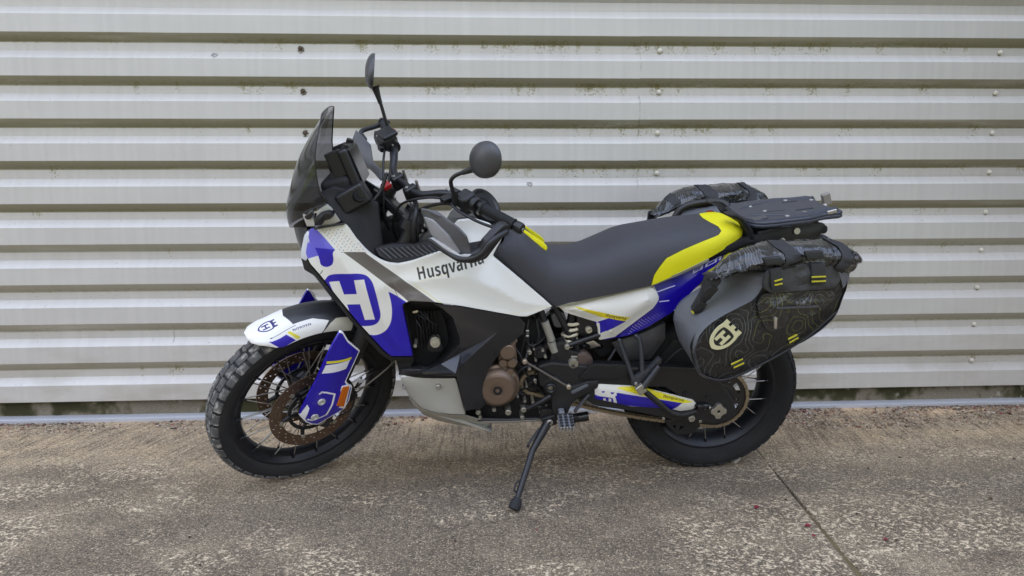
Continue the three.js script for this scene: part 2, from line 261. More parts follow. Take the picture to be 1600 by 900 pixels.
// ------------------------------------------------------------------ the motorcycle: pose and modelling tools
// Bike frame: x towards the tail, y up, z to its left (towards the viewer); origin on the ground midway between the wheels.
const WB = 1.513, RF = 0.349, RR = 0.334, XF = -WB / 2, XR = WB / 2, LEAN = 0.1946, YAW = 0.0298, STEER = 0.6079;
const bike = top('motorcycle', 'blue and white adventure motorcycle leaning on its side stand before the metal wall', 'motorcycle');
bike.position.set(0.1189, 0, -2.6397); bike.rotation.set(LEAN, YAW, 0, 'YXZ'); bike.updateMatrixWorld(true);
const AX = V(Math.sin(25.8 * PI / 180), Math.cos(25.8 * PI / 180), 0), SP0 = V(XF - 0.107, 0, 0);   // steering axis
const STEER_Q = new THREE.Quaternion().setFromAxisAngle(AX, STEER), STEER_P = SP0.clone().sub(SP0.clone().applyQuaternion(STEER_Q));
const inv = bike.matrixWorld.clone().invert(), steerInv = new THREE.Matrix4().compose(STEER_P, STEER_Q, V(1, 1, 1)).invert();
camera.updateMatrixWorld(true);
// points measured on a 1600 x 900 survey grid of the scene, placed in the bike's own frame at a given distance w from its middle plane
const FPX = 1108, camR = new THREE.Matrix4().extractRotation(camera.matrixWorld);
function hit(px, py, w, steered) {
  const d = V((px - 800) / FPX, -(py - 450) / FPX, -1).applyMatrix4(camR), o = V(0, CAM_H, 0), e = o.clone().add(d);
  o.applyMatrix4(inv); e.applyMatrix4(inv); if (steered) { o.applyMatrix4(steerInv); e.applyMatrix4(steerInv); }
  const t = (w - o.z) / (e.z - o.z); return o.lerp(e, t);
}
const L = (x, y, w) => hit(x, y, w, false), LF = (x, y, w) => hit(x, y, w, true);

const M = {
  plastic: std(0.012, 0.012, 0.013, 0.42), matte: std(0.008, 0.008, 0.009, 0.7), satin: std(0.015, 0.015, 0.017, 0.34, 0.2), gloss: std(0.012, 0.012, 0.014, 0.2),
  skidM: std(0.5, 0.5, 0.45, 0.36, 0.3), rubber: std(0.012, 0.012, 0.013, 0.72), rim: std(0.012, 0.013, 0.017, 0.38, 0.3), steel: std(0.5, 0.48, 0.44, 0.35, 0.9), zinc: std(0.42, 0.4, 0.33, 0.45, 0.8), spoke: std(0.42, 0.4, 0.36, 0.35, 0.9),
  disc: std(0.19, 0.165, 0.145, 0.42, 0.85), silver: std(0.52, 0.52, 0.48, 0.36, 0.35), bronze: std(0.19, 0.135, 0.095, 0.45, 0.55), chain: std(0.34, 0.28, 0.19, 0.42, 0.75), sprocket: std(0.05, 0.045, 0.042, 0.5, 0.6),
  white: std(0.74, 0.73, 0.69, 0.28, 0, { clearcoat: 0.5, clearcoatRoughness: 0.12 }), blue: std(0.012, 0.004, 0.34, 0.25, 0, { clearcoat: 0.6, clearcoatRoughness: 0.1 }), amber: std(0.55, 0.12, 0.004, 0.25), red: std(0.35, 0.01, 0.012, 0.35),
  yellow: std(0.78, 0.7, 0.0, 0.45), shell: std(0.05, 0.05, 0.052, 0.36), fairing: std(0.018, 0.018, 0.02, 0.24, 0, { clearcoat: 0.35, clearcoatRoughness: 0.15 }), cable: std(0.01, 0.01, 0.011, 0.45), greyp: std(0.06, 0.06, 0.062, 0.42), dusty: std(0.14, 0.145, 0.16, 0.5),
};

function bevelLoop(P, r) { // round the corners of a closed loop of Vector3
  const out = [], n = P.length;
  for (let i = 0; i < n; i++) {
    const a = P[(i + n - 1) % n], b = P[i], c = P[(i + 1) % n], rad = b.r ?? r, la = a.distanceTo(b), lc = c.distanceTo(b), ra = Math.min(rad, la * 0.45), rc = Math.min(rad, lc * 0.45);
    if (rad < 1e-4) { out.push(b.clone()); continue; }
    const p = b.clone().lerp(a, ra / la), q = b.clone().lerp(c, rc / lc); for (let k = 0; k <= 4; k++) { const t = k / 4; out.push(p.clone().multiplyScalar((1 - t) * (1 - t)).addScaledVector(b, 2 * t * (1 - t)).addScaledVector(q, t * t)); }
  } return out;
}
function resample(P, step, closed = true) {
  const out = [], n = P.length;
  for (let i = 0; i < (closed ? n : n - 1); i++) { const a = P[i], b = P[(i + 1) % n], k = Math.max(1, Math.ceil(a.distanceTo(b) / step)); for (let j = 0; j < k; j++) out.push(a.clone().lerp(b, j / k)); }
  if (!closed) out.push(P[n - 1].clone()); return out;
}
const area2 = (P) => P.reduce((s, p, i) => { const q = P[(i + 1) % P.length]; return s + p.x * q.y - q.x * p.y; }, 0) / 2;
function mvc(B, x, y) { // mean value interpolation of z over a boundary
  const n = B.length; let W = 0, Z = 0; const dx = [], dy = [], r = [];
  for (let i = 0; i < n; i++) { dx.push(B[i].x - x); dy.push(B[i].y - y); r.push(Math.hypot(dx[i], dy[i])); if (r[i] < 1e-6) return B[i].z; }
  const tn = []; for (let i = 0; i < n; i++) { const j = (i + 1) % n, A = dx[i] * dy[j] - dx[j] * dy[i], D = dx[i] * dx[j] + dy[i] * dy[j]; tn.push(Math.abs(A) < 1e-12 ? 0 : (r[i] * r[j] - D) / A); }
  for (let i = 0; i < n; i++) { const w = (tn[(i + n - 1) % n] + tn[i]) / r[i]; W += w; Z += w * B[i].z; } return Math.abs(W) < 1e-12 ? B[0].z : Z / W;
}
const bdist = (B, x, y) => { let m = 9; for (let i = 0; i < B.length; i++) { const a = B[i], b = B[(i + 1) % B.length], ex = b.x - a.x, ey = b.y - a.y, t = Math.min(1, Math.max(0, ((x - a.x) * ex + (y - a.y) * ey) / (ex * ex + ey * ey + 1e-12))); m = Math.min(m, Math.hypot(x - a.x - t * ex, y - a.y - t * ey)); } return m; };
const UVX = (x) => (x + 0.85) / 2.0, UVY = (y) => (y - 0.15) / 1.1;   // side-on livery map in metres
// A moulded panel: outline points [gx, gy, w, cornerRadius?]; thickness t, edge roll, bulge of its middle, flip for the right-hand side
function panel(pts, o = {}) {
  const fr = o.fr ?? L, t = o.t ?? 0.006, roll = o.roll ?? 0.003, step = o.step ?? 0.012;
  let P = o.raw ? o.raw : pts.map(([x, y, w, r]) => { const v = fr(x, y, w ?? o.w ?? 0); if (r !== undefined) v.r = r; return v; });
  if (area2(P) < 0) P.reverse();
  let B = resample(bevelLoop(P, o.round ?? 0.004), step); if (o.smooth) B = resample(new THREE.CatmullRomCurve3(P, true).getPoints(P.length * 8), step);
  const n = B.length, nrm = B.map((p, i) => { const a = B[(i + n - 1) % n], c = B[(i + 1) % n], e = V(c.x - a.x, c.y - a.y, 0).normalize(); return V(-e.y, e.x, 0); });
  const zAt = (x, y) => { const d = bdist(B, x, y); return mvc(B, x, y) + (o.bulge ? o.bulge * (1 - Math.exp(-((d / (o.reach ?? 0.05)) ** 2))) : 0) + (o.dz ? o.dz(x, y, d) : 0); };
  const rings = [[0, roll], [roll * 0.3, roll * 0.3], [roll, 0]].map(([d, dep]) => B.map((p, i) => { const x = p.x + nrm[i].x * d, y = p.y + nrm[i].y * d; return V(x, y, (d ? zAt(x, y) : p.z) - dep); }));
  const vs = [], tri = []; rings.forEach((R) => vs.push(...R));
  for (let k = 0; k < 2; k++) for (let i = 0; i < n; i++) { const a = k * n + i, b = k * n + (i + 1) % n; tri.push([a, b, a + n], [b, b + n, a + n]); }
  const base = 2 * n; let T = THREE.ShapeUtils.triangulateShape(rings[2].map((p) => new THREE.Vector2(p.x, p.y)), []).map((f) => f.map((i) => i + base));
  const lim = (o.grid ?? 0.025) ** 2;
  for (let it = 0; it < 9; it++) {
    const mid = new Map(); let any = false; const N = [];
    const key = (a, b) => (a < b ? a + '_' + b : b + '_' + a);
    const split = (a, b) => { const bound = a >= base && b >= base && a < base + n && b < base + n && (Math.abs(a - b) === 1 || Math.abs(a - b) === n - 1); if (bound || vs[a].distanceToSquared(vs[b]) < lim) return -1; const k = key(a, b); if (!mid.has(k)) { const x = (vs[a].x + vs[b].x) / 2, y = (vs[a].y + vs[b].y) / 2; mid.set(k, vs.length); vs.push(V(x, y, 0)); vs[vs.length - 1].z = zAt(x, y); } return mid.get(k); };
    for (const [a, b, c] of T) {
      const ab = split(a, b), bc = split(b, c), ca = split(c, a), s = (ab >= 0) + (bc >= 0) + (ca >= 0); if (!s) { N.push([a, b, c]); continue; } any = true;
      if (s === 3) N.push([a, ab, ca], [ab, b, bc], [ca, bc, c], [ab, bc, ca]);
      else if (s === 1) { if (ab >= 0) N.push([a, ab, c], [ab, b, c]); else if (bc >= 0) N.push([b, bc, a], [bc, c, a]); else N.push([c, ca, b], [ca, a, b]); }
      else if (ab < 0) N.push([c, ca, bc], [ca, a, bc], [a, b, bc]); else if (bc < 0) N.push([a, ab, ca], [ab, b, ca], [b, c, ca]); else N.push([b, bc, ab], [bc, c, ab], [c, a, ab]);
    }
    T = N; if (!any) break;
  }
  tri.push(...T);
  const nb = vs.length; for (let i = 0; i < n; i++) vs.push(V(rings[0][i].x, rings[0][i].y, rings[0][i].z - t));
  for (let i = 0; i < n; i++) { const j = (i + 1) % n; tri.push([i, nb + i, j], [j, nb + i, nb + j]); }
  if (!o.open) for (const f of THREE.ShapeUtils.triangulateShape(rings[0].map((p) => new THREE.Vector2(p.x, p.y)), [])) tri.push([nb + f[2], nb + f[1], nb + f[0]]);
  const G = new THREE.BufferGeometry(), pos = [], uv = [], m = o.mirror ? -1 : 1;
  for (const f of tri) for (const i of m < 0 ? [f[0], f[2], f[1]] : f) { const v = vs[i]; pos.push(v.x, v.y, v.z * m); uv.push(UVX(v.x), UVY(v.y)); }
  G.setAttribute('position', new THREE.Float32BufferAttribute(pos, 3)); G.setAttribute('uv', new THREE.Float32BufferAttribute(uv, 2));
  const out = toCreasedNormals(G, o.crease ?? 0.62);
  out.userData.at = (px, py) => { let w = B[0].z, p; for (let i = 0; i < 6; i++) { p = fr(px, py, w); w = zAt(p.x, p.y); } return p; };
  return out;
}
const mirror = (g) => { const o = clean(g).clone(); o.scale(1, 1, -1); const swap = (a, s) => { for (let i = 0; i < a.count; i += 3) for (let k = 0; k < s; k++) { const x = a.array[(i + 1) * s + k]; a.array[(i + 1) * s + k] = a.array[(i + 2) * s + k]; a.array[(i + 2) * s + k] = x; } }; swap(o.attributes.position, 3); swap(o.attributes.normal, 3); swap(o.attributes.uv, 2); return o; };
// the same panel, but laid out in the plane that best fits its outline (for parts that face forwards), lifted along that plane's normal
function planePanel(pts, o = {}) {
  const fr = o.fr ?? L, P = pts.map(([x, y, w, r]) => { const v = fr(x, y, w); if (r !== undefined) v.r = r; return v; }), n = V(0, 0, 0), c = V(0, 0, 0);
  P.forEach((a, i) => { const b = P[(i + 1) % P.length]; n.x += (a.y - b.y) * (a.z + b.z); n.y += (a.z - b.z) * (a.x + b.x); n.z += (a.x - b.x) * (a.y + b.y); c.addScaledVector(a, 1 / P.length); });
  n.normalize(); if (n.z - n.x * (o.fr === LF ? .7 : 0) < 0) n.negate();
  const q = new THREE.Quaternion().setFromUnitVectors(n, V(0, 0, 1)), R = P.map((p) => { const v = p.clone().sub(c).applyQuaternion(q); if (o.flat) v.z *= 1 - o.flat; v.z += o.lift ?? 0; if (p.r !== undefined) v.r = p.r; return v; });
  const g = panel([], { ...o, raw: R }); g.applyQuaternion(q.clone().invert()); return g.translate(c.x, c.y, c.z);
}
// flat plate with holes, points already in metres [x, y]; from z-t to z
function plate(P, holes, z, t, bev = 0.002) {
  const s = new THREE.Shape(P.map((p) => new THREE.Vector2(p.x, p.y))); for (const h of holes) s.holes.push(new THREE.Path(h.map((p) => new THREE.Vector2(p.x, p.y))));
  return new THREE.ExtrudeGeometry(s, { depth: t - 2 * bev, bevelEnabled: bev > 0, bevelThickness: bev, bevelSize: bev, bevelOffset: -bev, bevelSegments: 2, curveSegments: 10 }).translate(0, 0, z - t + bev);
}
const plateG = (pts, w, t, o = {}) => plate(bevelLoop(pts.map(([x, y]) => (o.fr ?? L)(x, y, w)), o.round ?? 0.006), (o.holes ?? []).map((h) => h.length === 3 && typeof h[0] === 'number' ? circ((o.fr ?? L)(h[0], h[1], w), h[2]) : bevelLoop(h.map(([x, y]) => (o.fr ?? L)(x, y, w)), 0.004)), w, t, o.bev ?? 0.002);
const circ = (c, r, n = 20) => Array.from({ length: n }, (_, i) => V(c.x + r * Math.cos(i / n * 2 * PI), c.y + r * Math.sin(i / n * 2 * PI), c.z));
function facets(Vs, faces, t = 0.005) { // folded sheet: flat faces over given points, with thickness
  const ids = Object.keys(Vs), ix = Object.fromEntries(ids.map((k, i) => [k, i])), P = ids.map((k) => Vs[k]), pos = [], uv = [], edges = new Map();
  const push = (p) => { pos.push(p.x, p.y, p.z); uv.push(UVX(p.x), UVY(p.y)); }, bk = (p) => V(p.x, p.y, p.z - t);
  for (const f of faces) { const q = f.map((k) => ix[k]); for (let i = 1; i < q.length - 1; i++) { const T = [q[0], q[i], q[i + 1]]; T.forEach((k) => push(P[k])); [T[0], T[2], T[1]].forEach((k) => push(bk(P[k]))); }
    for (let i = 0; i < q.length; i++) { const a = q[i], b = q[(i + 1) % q.length]; const r = b + '_' + a; if (edges.has(r)) edges.delete(r); else edges.set(a + '_' + b, [a, b]); } }
  for (const [a, b] of edges.values()) [P[a], bk(P[a]), P[b], P[b], bk(P[a]), bk(P[b])].forEach(push);
  const G = new THREE.BufferGeometry(); G.setAttribute('position', new THREE.Float32BufferAttribute(pos, 3)); G.setAttribute('uv', new THREE.Float32BufferAttribute(uv, 2)); G.computeVertexNormals(); return G;
}
function tube(P, r, o = {}) { const c = o.straight ? polyCurve(P) : new THREE.CatmullRomCurve3(P, false, 'centripetal'); const g = new THREE.TubeGeometry(c, o.n ?? Math.max(8, P.length * 6), r, o.s ?? 10); const out = [g]; if (o.caps !== false) for (const e of [P[0], P[P.length - 1]]) out.push(new THREE.SphereGeometry(r * 0.995, o.s ?? 10, 6).translate(e.x, e.y, e.z)); return mg(out); }
function polyCurve(P) { const c = new THREE.CurvePath(); for (let i = 0; i < P.length - 1; i++) c.add(new THREE.LineCurve3(P[i], P[i + 1])); return c; }
function rod(a, b, r1, r2 = r1, s = 14) { const d = b.clone().sub(a), h = d.length(), g = new THREE.CylinderGeometry(r2, r1, h, s); g.translate(0, h / 2, 0); g.applyQuaternion(new THREE.Quaternion().setFromUnitVectors(V(0, 1, 0), d.normalize())); return g.translate(a.x, a.y, a.z); }
function turned(prof, c, dir, s = 24) { const g = new THREE.LatheGeometry(prof.map(([r, h]) => new THREE.Vector2(r, h)), s); const q = new THREE.Quaternion().setFromUnitVectors(V(0, 1, 0), dir.clone().normalize()); g.applyQuaternion(q); return toCreasedNormals(g.translate(c.x, c.y, c.z), 0.5); }
const boltG = (c, r, h = 0.006, dir = V(0, 0, 1)) => mg([turned([[0, h * 0.4], [r * 0.42, h * 0.4], [r * 0.46, h], [r * 0.85, h], [r, h * 0.75], [r, -0.045]], c, dir, 16)]);
const bolt = (px, py, w, r, mat = M.zinc, h = 0.006, parent = bike) => add('bolt', boltG(L(px, py, w), r, h), mat, parent);
function box(c, sx, sy, sz, rot = [0, 0, 0], r = 0.004) { const g = new RoundedBoxGeometry(sx, sy, sz, 2, Math.min(r, sx / 2.1, sy / 2.1, sz / 2.1)); g.applyQuaternion(new THREE.Quaternion().setFromEuler(new THREE.Euler(...rot))); return g.translate(c.x, c.y, c.z); }
function grid(rows, o = {}) { // rows of Vector3 -> smooth surface; uv = (row, column)
  const R = rows.length, C = rows[0].length, pos = [], uv = [], idx = [];
  rows.forEach((r, i) => r.forEach((p, j) => { pos.push(p.x, p.y, p.z); uv.push(o.us ? o.us[i] : i / (R - 1), j / (C - 1)); }));
  for (let i = 0; i < R - 1; i++) for (let j = 0; j < C - 1; j++) { const a = i * C + j, b = a + C; if (o.flip) idx.push(a, a + 1, b, b, a + 1, b + 1); else idx.push(a, b, a + 1, b, b + 1, a + 1); }
  const G = new THREE.BufferGeometry(); G.setAttribute('position', new THREE.Float32BufferAttribute(pos, 3)); G.setAttribute('uv', new THREE.Float32BufferAttribute(uv, 2)); G.setIndex(idx); G.computeVertexNormals();
  return toCreasedNormals(G, o.crease ?? 0.9);
}
const spline = (A, n) => new THREE.CatmullRomCurve3(A, false, 'centripetal').getPoints(n);
// ------------------------------------------------------------------ wheels
function makeWheel(o) { // axle at the origin, axis along z
  const g = new THREE.Group(); g.name = 'wheel'; g.userData.label = o.label;
  const { R, W, rimR, rimW } = o, sw = W / 2;
  // rim: deep section with flanges, revolved about the axle
  const rp = [[rimR + 0.014, -rimW / 2 - 0.004], [rimR + 0.016, -rimW / 2], [rimR + 0.010, -rimW / 2 + 0.006], [rimR - 0.006, -rimW / 2 + 0.016], [rimR - 0.016, -rimW * 0.24], [rimR - 0.020, -rimW * 0.08], [rimR - 0.020, rimW * 0.08], [rimR - 0.016, rimW * 0.24], [rimR - 0.006, rimW / 2 - 0.016], [rimR + 0.010, rimW / 2 - 0.006], [rimR + 0.016, rimW / 2], [rimR + 0.014, rimW / 2 + 0.004], [rimR + 0.004, rimW / 2 + 0.004], [rimR - 0.004, rimW / 2 - 0.002], [rimR - 0.014, rimW / 2 - 0.013], [rimR - 0.026, rimW * 0.25], [rimR - 0.031, rimW * 0.08], [rimR - 0.031, -rimW * 0.08], [rimR - 0.026, -rimW * 0.25], [rimR - 0.014, -rimW / 2 + 0.013], [rimR - 0.004, -rimW / 2 + 0.002], [rimR + 0.004, -rimW / 2 - 0.004], [rimR + 0.014, -rimW / 2 - 0.004]];
  add('rim', turned(rp, V(0, 0, 0), V(0, 0, 1), 90), M.rim, g);
  // tyre carcass
  const tp = [], r0 = rimR + 0.012, crown = R - 0.007; // section from bead to bead
  const sec = [[0, -rimW / 2 + 0.002], [0.010, -rimW / 2 - 0.004], [0.30, -sw * 0.93], [0.5, -sw], [0.68, -sw * 0.985], [0.80, -sw * 0.93], [0.9, -sw * 0.78], [0.965, -sw * 0.5], [0.992, -sw * 0.25], [1, 0]];
  const S = [...sec.map(([a, z]) => [r0 + (crown - r0) * a, z]), ...sec.slice(0, -1).reverse().map(([a, z]) => [r0 + (crown - r0) * a, -z])];
  const curve = new THREE.SplineCurve(S.map(([a, b]) => new THREE.Vector2(a, b))).getPoints(56);
  // raised rings on the sidewall
  const prof = curve.map((p) => { const f = (p.x - r0) / (crown - r0), k = Math.abs(p.y) > sw * 0.7 && f < 0.66 ? 0.0012 * Math.max(0, Math.sin(f * 46)) : 0; return [p.x, p.y + Math.sign(p.y) * k]; });
  add('tyre', turned(prof, V(0, 0, 0), V(0, 0, 1), 120), o.tyreMat, g);
  // tread blocks
  const pos = [], nrm = [], uvs = [], N = o.rows, secAt = (s) => { // s -1..1 across the tread -> radius, z
    const a = s * o.span, k = Math.abs(a); const f = new THREE.Vector2(); const z = sw * Math.sin(a * 1.02) * 0.97, r = crown - (crown - r0) * 0.30 * (1 - Math.cos(a)) ** 1.0 * 1.35; return [r, z]; };
  const lim = (z) => { let best = curve[0], d = 9; for (const p of curve) if (p.x > r0 + (crown - r0) * 0.45) { const e = Math.abs(p.y - z); if (e < d) { d = e; best = p; } } return best.x; };
  const quad = (a, b, c, d) => { const n = b.clone().sub(a).cross(c.clone().sub(a)).normalize(); for (const p of [a, b, c, a, c, d]) { pos.push(p.x, p.y, p.z); nrm.push(n.x, n.y, n.z); uvs.push(Math.atan2(p.y, p.x) * 2, p.z * 8); } };
  for (let i = 0; i < N; i++) for (const bl of o.blocks) {
    const th = (i + bl.off) / N * 2 * PI, dth = bl.len / N * 2 * PI / 2, h = o.knob * (bl.h ?? 1);
    const P = (s, t, up) => { const sk = bl.skew * s; const z = sw * Math.min(0.995, Math.abs(s)) * Math.sign(s), r = lim(z) + up; const nz = up * Math.min(1, Math.max(0, (Math.abs(s) - 0.5) * 1.1)) * Math.sign(s), an = th + t * dth + sk / N; return V((r - Math.abs(nz) * 0.6) * Math.cos(an), (r - Math.abs(nz) * 0.6) * Math.sin(an), z + nz); };
    const ss = [bl.s0, (bl.s0 + bl.s1) / 2, bl.s1], cw = bl.s0 < bl.s1 ? 1 : -1;
    for (let k = 0; k < 2; k++) quad(P(ss[k], -0.94, h), P(ss[k], 0.94, h), P(ss[k + 1], 0.94, h), P(ss[k + 1], -0.94, h));
    for (let k = 0; k < 2; k++) { quad(P(ss[k], -1, -0.004), P(ss[k], -0.94, h), P(ss[k + 1], -0.94, h), P(ss[k + 1], -1, -0.004)); quad(P(ss[k], 0.94, h), P(ss[k], 1, -0.004), P(ss[k + 1], 1, -0.004), P(ss[k + 1], 0.94, h)); }
    quad(P(ss[0], -1, -0.004), P(ss[0], 1, -0.004), P(ss[0], 0.94, h), P(ss[0], -0.94, h)); quad(P(ss[2], -0.94, h), P(ss[2], 0.94, h), P(ss[2], 1, -0.004), P(ss[2], -1, -0.004));
  }
  const TG = new THREE.BufferGeometry(); TG.setAttribute('position', new THREE.Float32BufferAttribute(pos, 3)); TG.setAttribute('normal', new THREE.Float32BufferAttribute(nrm, 3)); TG.setAttribute('uv', new THREE.Float32BufferAttribute(uvs, 2));
  add('tread', TG, o.tyreMat, g, { kind: 'stuff' });
  // hub and spokes
  const hw = o.hubW / 2;
  add('hub', turned([[0.0, -hw - 0.012], [0.020, -hw - 0.012], [0.022, -hw], [o.fl, -hw], [o.fl, -hw + 0.006], [o.fl * 0.62, -hw + 0.012], [o.fl * 0.55, 0], [o.fl * 0.62, hw - 0.012], [o.fl, hw - 0.006], [o.fl, hw], [0.022, hw], [0.020, hw + 0.012], [0, hw + 0.012]], V(0, 0, 0), V(0, 0, 1), 28), M.satin, g);
  const nip = [];
  for (let i = 0; i < 36; i++) {
    const side = i % 2 ? 1 : -1, dir = Math.floor(i / 2) % 2 ? 1 : -1, th = i / 36 * 2 * PI + 0.05, ph = th + dir * 0.62;
    const a = V(o.fl * 0.94 * Math.cos(ph), o.fl * 0.94 * Math.sin(ph), side * (hw - 0.002)), b = V((rimR - 0.008) * Math.cos(th), (rimR - 0.008) * Math.sin(th), side * rimW * 0.40);
    add('spoke', rod(a, b, 0.0021, 0.0021, 6), M.spoke, g);
    const e = b.clone().lerp(a, 0.09); nip.push(rod(b, e, 0.0042, 0.0035, 7));
  }
  add('spoke_nipples', nip, M.rim, g, { kind: 'stuff' });
  return g;
}
const dustTex = pixelTex(512, 256, (x, y) => { const n = fbm(x / 26, y / 26, 4), f = hash(x, y), s = sm(0.56, 0.7, n * 0.8 + f * 0.25), l = vn(x / 9, y / 60); return mixc([58, 58, 58], [186, 181, 170], 0.10 + 0.14 * l + 0.65 * s); });
const dustTex2 = pixelTex(512, 256, (x, y) => { const n = fbm(x / 40, y / 30, 4), f = hash(x, y); return mixc([25, 25, 26], [78, 75, 70], 0.22 * sm(0.45, 0.7, n) + 0.12 * f); });
dustTex.repeat.set(0.5, 1); dustTex2.repeat.set(1, 1);
const tyreF = new THREE.MeshStandardMaterial({ color: 0xffffff, map: dustTex2, roughness: 0.82 }), tyreD = new THREE.MeshStandardMaterial({ map: dustTex, roughness: 0.9 });
const tyreR = new THREE.MeshStandardMaterial({ map: dustTex2, roughness: 0.82, color: 0xcccccc });

const fw = makeWheel({ R: RF, W: 0.098, rimR: 0.267, rimW: 0.062, label: 'front wheel turned to the left, dusty on its tread', tyreMat: tyreF, rows: 40, span: 1, knob: 0.006, hubW: 0.075, fl: 0.046,
  blocks: [{ s0: -0.98, s1: -0.62, off: 0.0, len: 0.78, skew: 0.25 }, { s0: -0.57, s1: -0.06, off: 0.42, len: 0.85, skew: 0.3 }, { s0: 0.06, s1: 0.57, off: 0.12, len: 0.85, skew: -0.3 }, { s0: 0.62, s1: 0.98, off: 0.5, len: 0.78, skew: -0.25 }] });
fw.children.find((c) => c.name === 'tread').material = tyreD;
{ // steer transform on the group: rotate about the steering axis, then sit at the axle
  const m = new THREE.Matrix4().compose(STEER_P, STEER_Q, V(1, 1, 1)).multiply(new THREE.Matrix4().makeTranslation(XF, RF, 0)); m.decompose(fw.position, fw.quaternion, fw.scale); bike.add(fw);
  function discG(r0, r1, t, holes, z) { const s = new THREE.Shape(); s.absarc(0, 0, r1, 0, 2 * PI); const h = new THREE.Path(); h.absarc(0, 0, r0, 0, 2 * PI, true); s.holes.push(h);
    for (let i = 0; i < holes; i++) for (let k = 0; k < 3; k++) { const a = (i + k * 0.33) / holes * 2 * PI, r = r0 + (r1 - r0) * (0.24 + 0.27 * k), p = new THREE.Path(); p.absarc(r * Math.cos(a), r * Math.sin(a), 0.0036, 0, 2 * PI, true); s.holes.push(p); }
    return new THREE.ExtrudeGeometry(s, { depth: t, bevelEnabled: false, curveSegments: 40 }).translate(0, 0, z - t / 2); }
  const rust = pixelTex(256, 256, (x, y) => mixc([132, 112, 96], [168, 152, 138], fbm(x / 30, y / 30) * 0.8 + hash(x, y) * 0.2)); rust.repeat.set(6, 6);
  const dm = new THREE.MeshStandardMaterial({ map: rust, metalness: 0.75, roughness: 0.42, color: 0xc4bab2 });
  for (const side of [1, -1]) {
    const d = add('brake_disc', discG(0.118, 0.160, 0.0045, 22, side * 0.066), dm, fw);
    const s = new THREE.Shape(); s.absarc(0, 0, 0.094, 0, 2 * PI); const h = new THREE.Path(); h.absarc(0, 0, 0.082, 0, 2 * PI, true); s.holes.push(h);
    const car = [new THREE.ExtrudeGeometry(s, { depth: 0.006, bevelEnabled: false, curveSegments: 30 }).translate(0, 0, side * 0.060 - 0.003)];
    for (let i = 0; i < 6; i++) { const a = i / 6 * 2 * PI; car.push(rod(V(0.045 * Math.cos(a + 0.4), 0.045 * Math.sin(a + 0.4), side * 0.052), V(0.088 * Math.cos(a), 0.088 * Math.sin(a), side * 0.06), 0.008, 0.006, 8), rod(V(0.088 * Math.cos(a), 0.088 * Math.sin(a), side * 0.06), V(0.122 * Math.cos(a + 0.12), 0.122 * Math.sin(a + 0.12), side * 0.063), 0.008, 0.007, 8)); }
    add('disc_carrier', car, M.satin, fw);
    for (let i = 0; i < 6; i++) { const a = i / 6 * 2 * PI + 0.12; add('rivet', turned([[0, 0.004], [0.008, 0.004], [0.009, 0], [0.009, -0.004]], V(0.12 * Math.cos(a), 0.12 * Math.sin(a), side * 0.067), V(0, 0, side), 12), M.zinc, fw); }
  }
  add('sensor_ring', (() => { const s = new THREE.Shape(); s.absarc(0, 0, 0.062, 0, 2 * PI); for (const r of [0]) { const h = new THREE.Path(); h.absarc(0, 0, 0.042, 0, 2 * PI, true); s.holes.push(h); } for (let i = 0; i < 40; i++) { const a = i / 40 * 2 * PI, p = new THREE.Path(); p.moveTo(0.049 * Math.cos(a), 0.049 * Math.sin(a)); p.lineTo(0.059 * Math.cos(a), 0.059 * Math.sin(a)); p.lineTo(0.059 * Math.cos(a + 0.07), 0.059 * Math.sin(a + 0.07)); p.lineTo(0.049 * Math.cos(a + 0.07), 0.049 * Math.sin(a + 0.07)); s.holes.push(p); } return new THREE.ExtrudeGeometry(s, { depth: 0.003, bevelEnabled: false, curveSegments: 30 }).translate(0, 0, 0.072); })(), M.satin, fw);
}
const rw = makeWheel({ R: RR, W: 0.150, rimR: 0.229, rimW: 0.108, label: 'wide rear wheel with black spoked rim', tyreMat: tyreR, rows: 40, span: 1, knob: 0.007, hubW: 0.11, fl: 0.056,
  blocks: [{ s0: -0.97, s1: -0.62, off: 0.0, len: 0.74, skew: 0.3, h: 0.8 }, { s0: -0.58, s1: -0.05, off: 0.42, len: 0.82, skew: 0.4 }, { s0: 0.05, s1: 0.58, off: 0.12, len: 0.82, skew: -0.4 }, { s0: 0.62, s1: 0.97, off: 0.5, len: 0.74, skew: -0.3, h: 0.8 }] });
rw.position.set(XR, RR, 0); rw.rotation.z = 0.3; bike.add(rw); rw.name = 'wheel';
